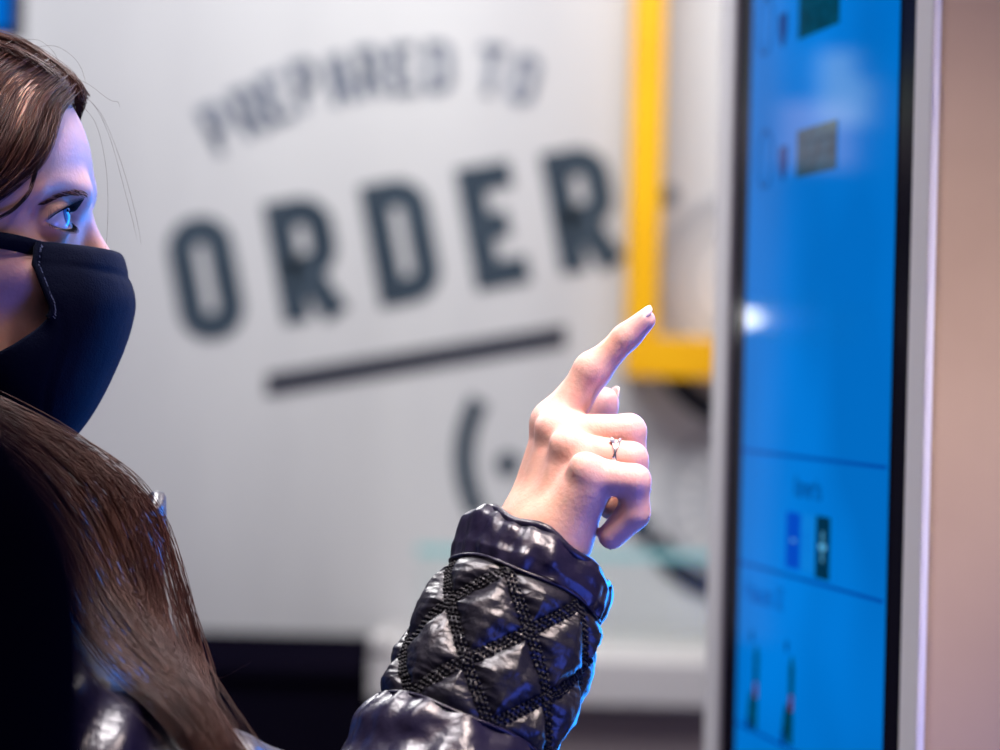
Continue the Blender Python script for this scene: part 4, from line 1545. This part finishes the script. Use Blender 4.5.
def lower_fn(tt, aa, R, b):
    sh = tt.shape
    e = np.exp(-(tt - SEAM2) / .018)
    puck = np.sin(aa * 15 + 3 * np.sin(aa * 2 + 1))
    fold = np.sin((tt * 95 + 2.2 * np.sin(aa * 1.5 + .5)) + 2.0 * vnoise(b, 18, 6).reshape(sh))
    d = 0.0016 * puck * e + (0.0036 * fold + 0.003 * vnoise(b, 40, 8).reshape(sh)) * (1 - e) + 0.0008 * vnoise(b, 130, 14).reshape(sh)
    return d, 0 * tt + 0.0008 * np.sin(aa * 5) * e


loft('lower_sleeve', SEAM2, 0.27, 130, 320, lower_fn, M['nylon'], jacket)
# seam piping
for ts, rr_ in ((SEAM1, 0.0440), (SEAM2, 0.0500)):
    pp = MB()
    pts = []
    for a in np.linspace(0, 2 * PI, 140, endpoint=False):
        pts.append(centre(ts) + (e1 * math.cos(a) + e2 * math.sin(a)) * rr_ + ax_s * 0.0008 * math.sin(a * 5))
    pp.tube(pts, 0.0011, 6, closed=True)
    pp.build('seam_piping', M['nylon'], jacket, smooth=True)

# quilting stitches: three rows of small stitches along every line, on the visible half
q_nt, q_nth = 230, 700
T_ = np.linspace(SEAM1 - .0005, SEAM2 + .0005, q_nt)
mbt_lines, mbt_r = [], []
hs, ht = 0.0255, 0.0275


def on_panel(sa, ta):
    a = PI / 2 - sa / 0.05
    i = (ta - T_[0]) / (T_[1] - T_[0])
    j = (a % (2 * PI)) / (2 * PI) * q_nth
    i0 = int(np.clip(i, 0, q_nt - 2))
    return qpts[i0, int(j) % q_nth], a


step = 0.0031
for fam in (0, 1):
    for n in range(-6, 7):
        for row in (-1, 0, 1):
            # family 0: p+q=n ; family 1: p-q=n
            ln_ = math.hypot(hs, ht)
            dsa, dta = (hs / ln_, -ht / ln_) if fam == 0 else (hs / ln_, ht / ln_)
            nx_, ny_ = -dta, dsa
            # a point on the line
            s0, t0_ = -0.010 + n * 2 * hs, 0.0255
            for k in range(-90, 90):
                d_ = k * step + (row % 2) * step * .5
                sa = s0 + dsa * d_ + nx_ * row * 0.0023
                ta = t0_ + dta * d_ + ny_ * row * 0.0023
                if not (SEAM1 + .002 < ta < SEAM2 - .002) or abs(sa) > 0.078:
                    continue
                pa, aa_ = on_panel(sa - dsa * .0009, ta - dta * .0009)
                pb, _ = on_panel(sa + dsa * .0009, ta + dta * .0009)
                up = (e1 * math.cos(aa_) + e2 * math.sin(aa_)) * 0.0003
                mid_ = (pa + pb) / 2 + up * 3.2
                mbt_lines.append([pa - up, pa + up * 1.6, mid_, pb + up * 1.6, pb - up])
                mbt_r.append(0.00062)
mbt = np.array(mbt_lines)
Nn = len(mbt)
vv, qq = [], []
kk = 6
Tn = mbt[:, -1] - mbt[:, 0]
Tn /= np.linalg.norm(Tn, axis=1, keepdims=True) + 1e-9
Aa = np.cross(Tn, np.array([0.3, -0.9, 0.2]))
Aa /= np.linalg.norm(Aa, axis=1, keepdims=True) + 1e-9
Bb = np.cross(Tn, Aa)
prof = np.array([.45, .9, 1.0, .9, .45]) * 0.00095
rings = []
for i in range(5):
    for j in range(kk):
        w = 2 * PI * j / kk
        rings.append(mbt[:, i] + prof[i] * (Aa * math.cos(w) + Bb * math.sin(w)))
VV = np.stack(rings, 1).reshape(-1, 3)
bs = np.arange(Nn)[:, None, None] * 5 * kk + np.arange(4)[None, :, None] * kk
jj = np.arange(kk)[None, None, :]
QQ = np.stack([bs + jj, bs + (jj + 1) % kk, bs + kk + (jj + 1) % kk, bs + kk + jj], -1).reshape(-1, 4)
st = link_mesh('quilting_stitches', VV, QQ, M['thread'], jacket)
st['kind'] = 'stuff'

# ---------------------------------------------------------------- trousers and shoes (below the picture)
g = Grid(np.array([-0.55, 1.25, 0.05]), np.array([-0.1, 1.82, 0.98]), 0.008)
tr_ = ell(g, hip, (0.125, 0.172, 0.12))
for sgn in (-1, 1):
    tr_ = su(tr_, cone(g, hip + np.array([0, sgn * .085, -.03]), np.array([-0.335, HD + sgn * .09, 0.48]), 0.095, 0.066), 0.02)
    tr_ = su(tr_, cone(g, np.array([-0.335, HD + sgn * .09, 0.48]), np.array([-0.36, HD + sgn * .09, 0.10]), 0.064, 0.05), 0.02)
v, q = nets(tr_, g)
link_mesh('trousers', v, q, M['trousers'], woman)
for sgn in (-1, 1):
    g = Grid(np.array([-0.44, HD + sgn * .095 - .07, -0.01]), np.array([-0.14, HD + sgn * .095 + .07, 0.14]), 0.005)
    d = su(cone(g, np.array([-0.37, HD + sgn * .09, 0.05]), np.array([-0.20, HD + sgn * .1, 0.04]), 0.045, 0.040), cone(g, np.array([-0.365, HD + sgn * .09, 0.05]), np.array([-0.362, HD + sgn * .09, 0.105]), 0.045, 0.044), 0.02)
    d = np.maximum(d, -(g.Z - np.float32(0.001)))
    v, q = nets(d, g)
    link_mesh('shoe', v, q, M['shoe'], woman)

# ================================================================== PERSON NEAR THE CAMERA (only a shoulder shows)
NX, NY = -0.331, 0.64
near_p = empty('person', (NX, NY, 0), 'blurred person in a black coat at the near left edge, only the shoulder in view', 'person')
g = Grid(np.array([NX - 0.33, NY - 0.25, 0.0]), np.array([NX + 0.32, NY + 0.25, 1.82]), 0.010)
zS = 1.384


def near_body(g, grow):
    d = ell(g, (NX, NY, 1.18), (0.16 + grow, 0.11 + grow, 0.22 + grow))
    d = su(d, ell(g, (NX, NY, 0.92), (0.155 + grow, 0.11 + grow, 0.17)), 0.06)
    d = su(d, cone(g, (NX, NY, 1.40), (NX, NY, 1.53), 0.065 + grow, 0.055 + grow * .3), 0.04)
    for sgn in (-1, 1):
        d = su(d, cone(g, (NX + sgn * 0.02, NY, 1.437), (NX + sgn * 0.165, NY, zS), 0.055 + grow, 0.043 + grow), 0.03)
        d = su(d, cone(g, (NX + sgn * 0.17, NY, zS), (NX + sgn * 0.205, NY + .0, 1.06), 0.040 + grow, 0.036 + grow), 0.02)
        d = su(d, cone(g, (NX + sgn * 0.205, NY + .0, 1.06), (NX + sgn * 0.16, NY + .10, 0.90), 0.036 + grow, 0.028 + grow), 0.02)
    return d


d = near_body(g, 0.0)
d = su(d, ell(g, (NX, NY + .01, 1.62), (0.075, 0.095, 0.115)), 0.02)
d = su(d, ell(g, (NX, NY + .045, 1.565), (0.055, 0.055, 0.07)), 0.03)
d = su(d, cone(g, (NX, NY + .10, 1.61), (NX, NY + .115, 1.585), 0.010, 0.012), 0.01)
for sgn in (-1, 1):
    d = su(d, ell(g, (NX + sgn * .078, NY + .01, 1.60), (0.008, 0.018, 0.03)), 0.006)
    d = su(d, cone(g, (NX + sgn * .085, NY, 0.86), (NX + sgn * .09, NY, 0.48), 0.085, 0.056), 0.03)
    d = su(d, cone(g, (NX + sgn * .09, NY, 0.48), (NX + sgn * .09, NY - .01, 0.09), 0.055, 0.04), 0.02)
    d = su(d, cone(g, (NX + sgn * .09, NY - .02, 0.045), (NX + sgn * .1, NY + .13, 0.04), 0.034, 0.028), 0.02)
v, q = nets(d, g)
link_mesh('body', v, q, M['skin'], near_p)
g = Grid(np.array([NX - 0.34, NY - 0.26, 0.45]), np.array([NX + 0.33, NY + 0.26, 1.56]), 0.007)
d = near_body(g, 0.022)
d = su(d, cone(g, (NX, NY, 0.95), (NX, NY, 0.52), 0.17, 0.20), 0.05)
d = np.maximum(d, np.float32(0.50) - g.Z)
d = np.maximum(d, g.Z - np.float32(1.53))
v, q = nets(d, g)
link_mesh('coat', v, q, M['coat'], near_p, label='black coat')
g = Grid(np.array([NX - 0.11, NY - 0.12, 1.48]), np.array([NX + 0.11, NY + 0.14, 1.78]), 0.006)
d = ell(g, (NX, NY + .002, 1.635), (0.086, 0.104, 0.118))
d = smax(d, (g.Y - np.float32(NY + 0.055)) + (np.float32(1.66) - g.Z) * np.float32(0.6), 0.01)
v, q = nets(d, g)
link_mesh('hair', v, q, M['hair_dark'], near_p)
g = Grid(np.array([NX - 0.24, NY - 0.2, 0.06]), np.array([NX + 0.24, NY + 0.2, 0.95]), 0.009)
d = None
for sgn in (-1, 1):
    c_ = su(cone(g, (NX + sgn * .085, NY, 0.86), (NX + sgn * .09, NY, 0.48), 0.097, 0.068), cone(g, (NX + sgn * .09, NY, 0.48), (NX + sgn * .09, NY - .01, 0.12), 0.067, 0.055), 0.02)
    d = c_ if d is None else su(d, c_, 0.02)
v, q = nets(d, g)
link_mesh('trousers', v, q, M['trousers'], near_p)
for sgn in (-1, 1):
    g = Grid(np.array([NX + sgn * .095 - .07, NY - .1, -0.01]), np.array([NX + sgn * .095 + .07, NY + .21, 0.15]), 0.006)
    d = su(cone(g, (NX + sgn * .09, NY - .03, 0.05), (NX + sgn * .1, NY + .14, 0.04), 0.048, 0.042), cone(g, (NX + sgn * .09, NY - .015, 0.05), (NX + sgn * .09, NY - .012, 0.115), 0.048, 0.048), 0.02)
    d = np.maximum(d, -(g.Z - np.float32(0.001)))
    v, q = nets(d, g)
    link_mesh('shoe', v, q, M['shoe'], near_p)

# ================================================================== LIGHTS
def area(name, loc, target, size, energy, col, sy=None, spread=None, spec=1.0):
    l = bpy.data.lights.new(name, 'AREA')
    l.energy = energy
    l.color = col
    l.size = size
    if sy:
        l.shape = 'RECTANGLE'
        l.size_y = sy
    if spread:
        l.spread = spread
    l.specular_factor = spec
    o = bpy.data.objects.new(name, l)
    COL.objects.link(o)
    o.location = loc
    o.rotation_mode = 'QUATERNION'
    o.rotation_quaternion = (Vector(target) - Vector(loc)).to_track_quat('-Z', 'Y')
    return o


# unseen area lights overhead, added to shape the light on figures, wall and kiosk
area('key_light', (0.34, 1.12, 2.45), (0.09, 1.48, 1.42), 0.35, 1.6, (1.0, 0.82, 0.77), None, math.radians(32))
area('soft_light', (-0.5, 0.7, 2.8), (-0.2, 1.5, 1.3), 0.6, 5.0, (1.0, 0.68, 0.64))
area('back_light', (0.25, 2.6, 2.8), (-0.1, 1.5, 1.4), 0.6, 24, (1.0, 0.90, 0.90))
area('wall_light', (-0.1, 3.0, 2.75), (-0.1, WY, 1.3), 1.4, 40, (0.98, 0.985, 1.0), 0.5)
area('head_light', (-0.43, 1.36, 2.8), (-0.36, 1.42, 1.5), 0.45, 4.5, (1.0, 0.93, 0.95), None, math.radians(48))  # added above the head to give the hair its sheen
area('left_light', (-0.72, 3.0, 2.5), (0.2, 1.95, 1.45), 0.5, 5.2, (1.0, 0.97, 0.97), None, math.radians(80))  # fill added from the left to brighten the kiosk frame
area('side_light', (0.95, 0.35, 2.3), (0.36, 1.7, 1.45), 0.3, 0.30, (1.0, 0.87, 0.70), None, math.radians(17))  # warm fill added for the beige kiosk side
# unseen blue fill added right of the camera for the hand and face
area('blue_fill_light', (0.55, 1.02, 1.02), (-0.05, 1.5, 1.42), 0.34, 4.8, (0.08, 0.14, 1.0), 0.6, spec=0.15)
# small lamp at the back whose glint shows on the kiosk glass
gl_ = bpy.data.lights.new('glint_lamp', 'POINT')
gl_.energy = 0.22
gl_.shadow_soft_size = 0.009
go_ = bpy.data.objects.new('glint_lamp', gl_)
COL.objects.link(go_)
_s, _z = scr(747, 318)
_p = K(_s, _z, U0)
_d = (_p - CAM) / np.linalg.norm(_p - CAM)
_r = _d - 2 * _d.dot(KN) * KN
go_.location = _p + _r * 1.75
# two unseen lights added only to reflect as pale patches in the glass
for _px, _py, _w, _h, _e, _c in ((842, 88, 0.075, 0.11, 0.085, (0.75, 1.0, 0.8)), (815, 135, 0.11, 0.10, 0.075, (1.0, 0.8, 0.85))):
    _s, _z = scr(_px, _py)
    _p = K(_s, _z, U0)
    _d = (_p - CAM) / np.linalg.norm(_p - CAM)
    _r = _d - 2 * _d.dot(KN) * KN
    area('glass_patch_light', _p + _r * 2.25, _p, _w, _e, _c, _h)
# light given off by the kiosk screen
pc = K(0.18, 1.45, -0.004)
area('screen_light', pc, pc - KN, 0.34, 12.0, (0.02, 0.24, 1.0), 0.74, spec=0.25)

w = bpy.data.worlds.new('world')
S.world = w
w.use_nodes = True
w.node_tree.nodes['Background'].inputs[0].default_value = (0.50, 0.46, 0.66, 1)
w.node_tree.nodes['Background'].inputs[1].default_value = 0.22

# ================================================================== CAMERA
cd = bpy.data.cameras.new('camera')
cam = bpy.data.objects.new('camera', cd)
COL.objects.link(cam)
mw = Matrix.Identity(4)
for r_ in range(3):
    mw[r_][0] = AX[r_]
    mw[r_][1] = AU[r_]
    mw[r_][2] = -AF[r_]
    mw[r_][3] = CAM[r_]
cam.matrix_world = mw
cd.sensor_width = 36
cd.lens = 36 * F / 1000
cd.clip_start = 0.05
cd.dof.use_dof = True
cd.dof.focus_distance = 1.485
cd.dof.aperture_fstop = (cd.lens / 1000) / 0.022
S.camera = cam
S.view_settings.view_transform = 'Standard'
S.view_settings.look = 'None'
S.cycles.use_denoising = True
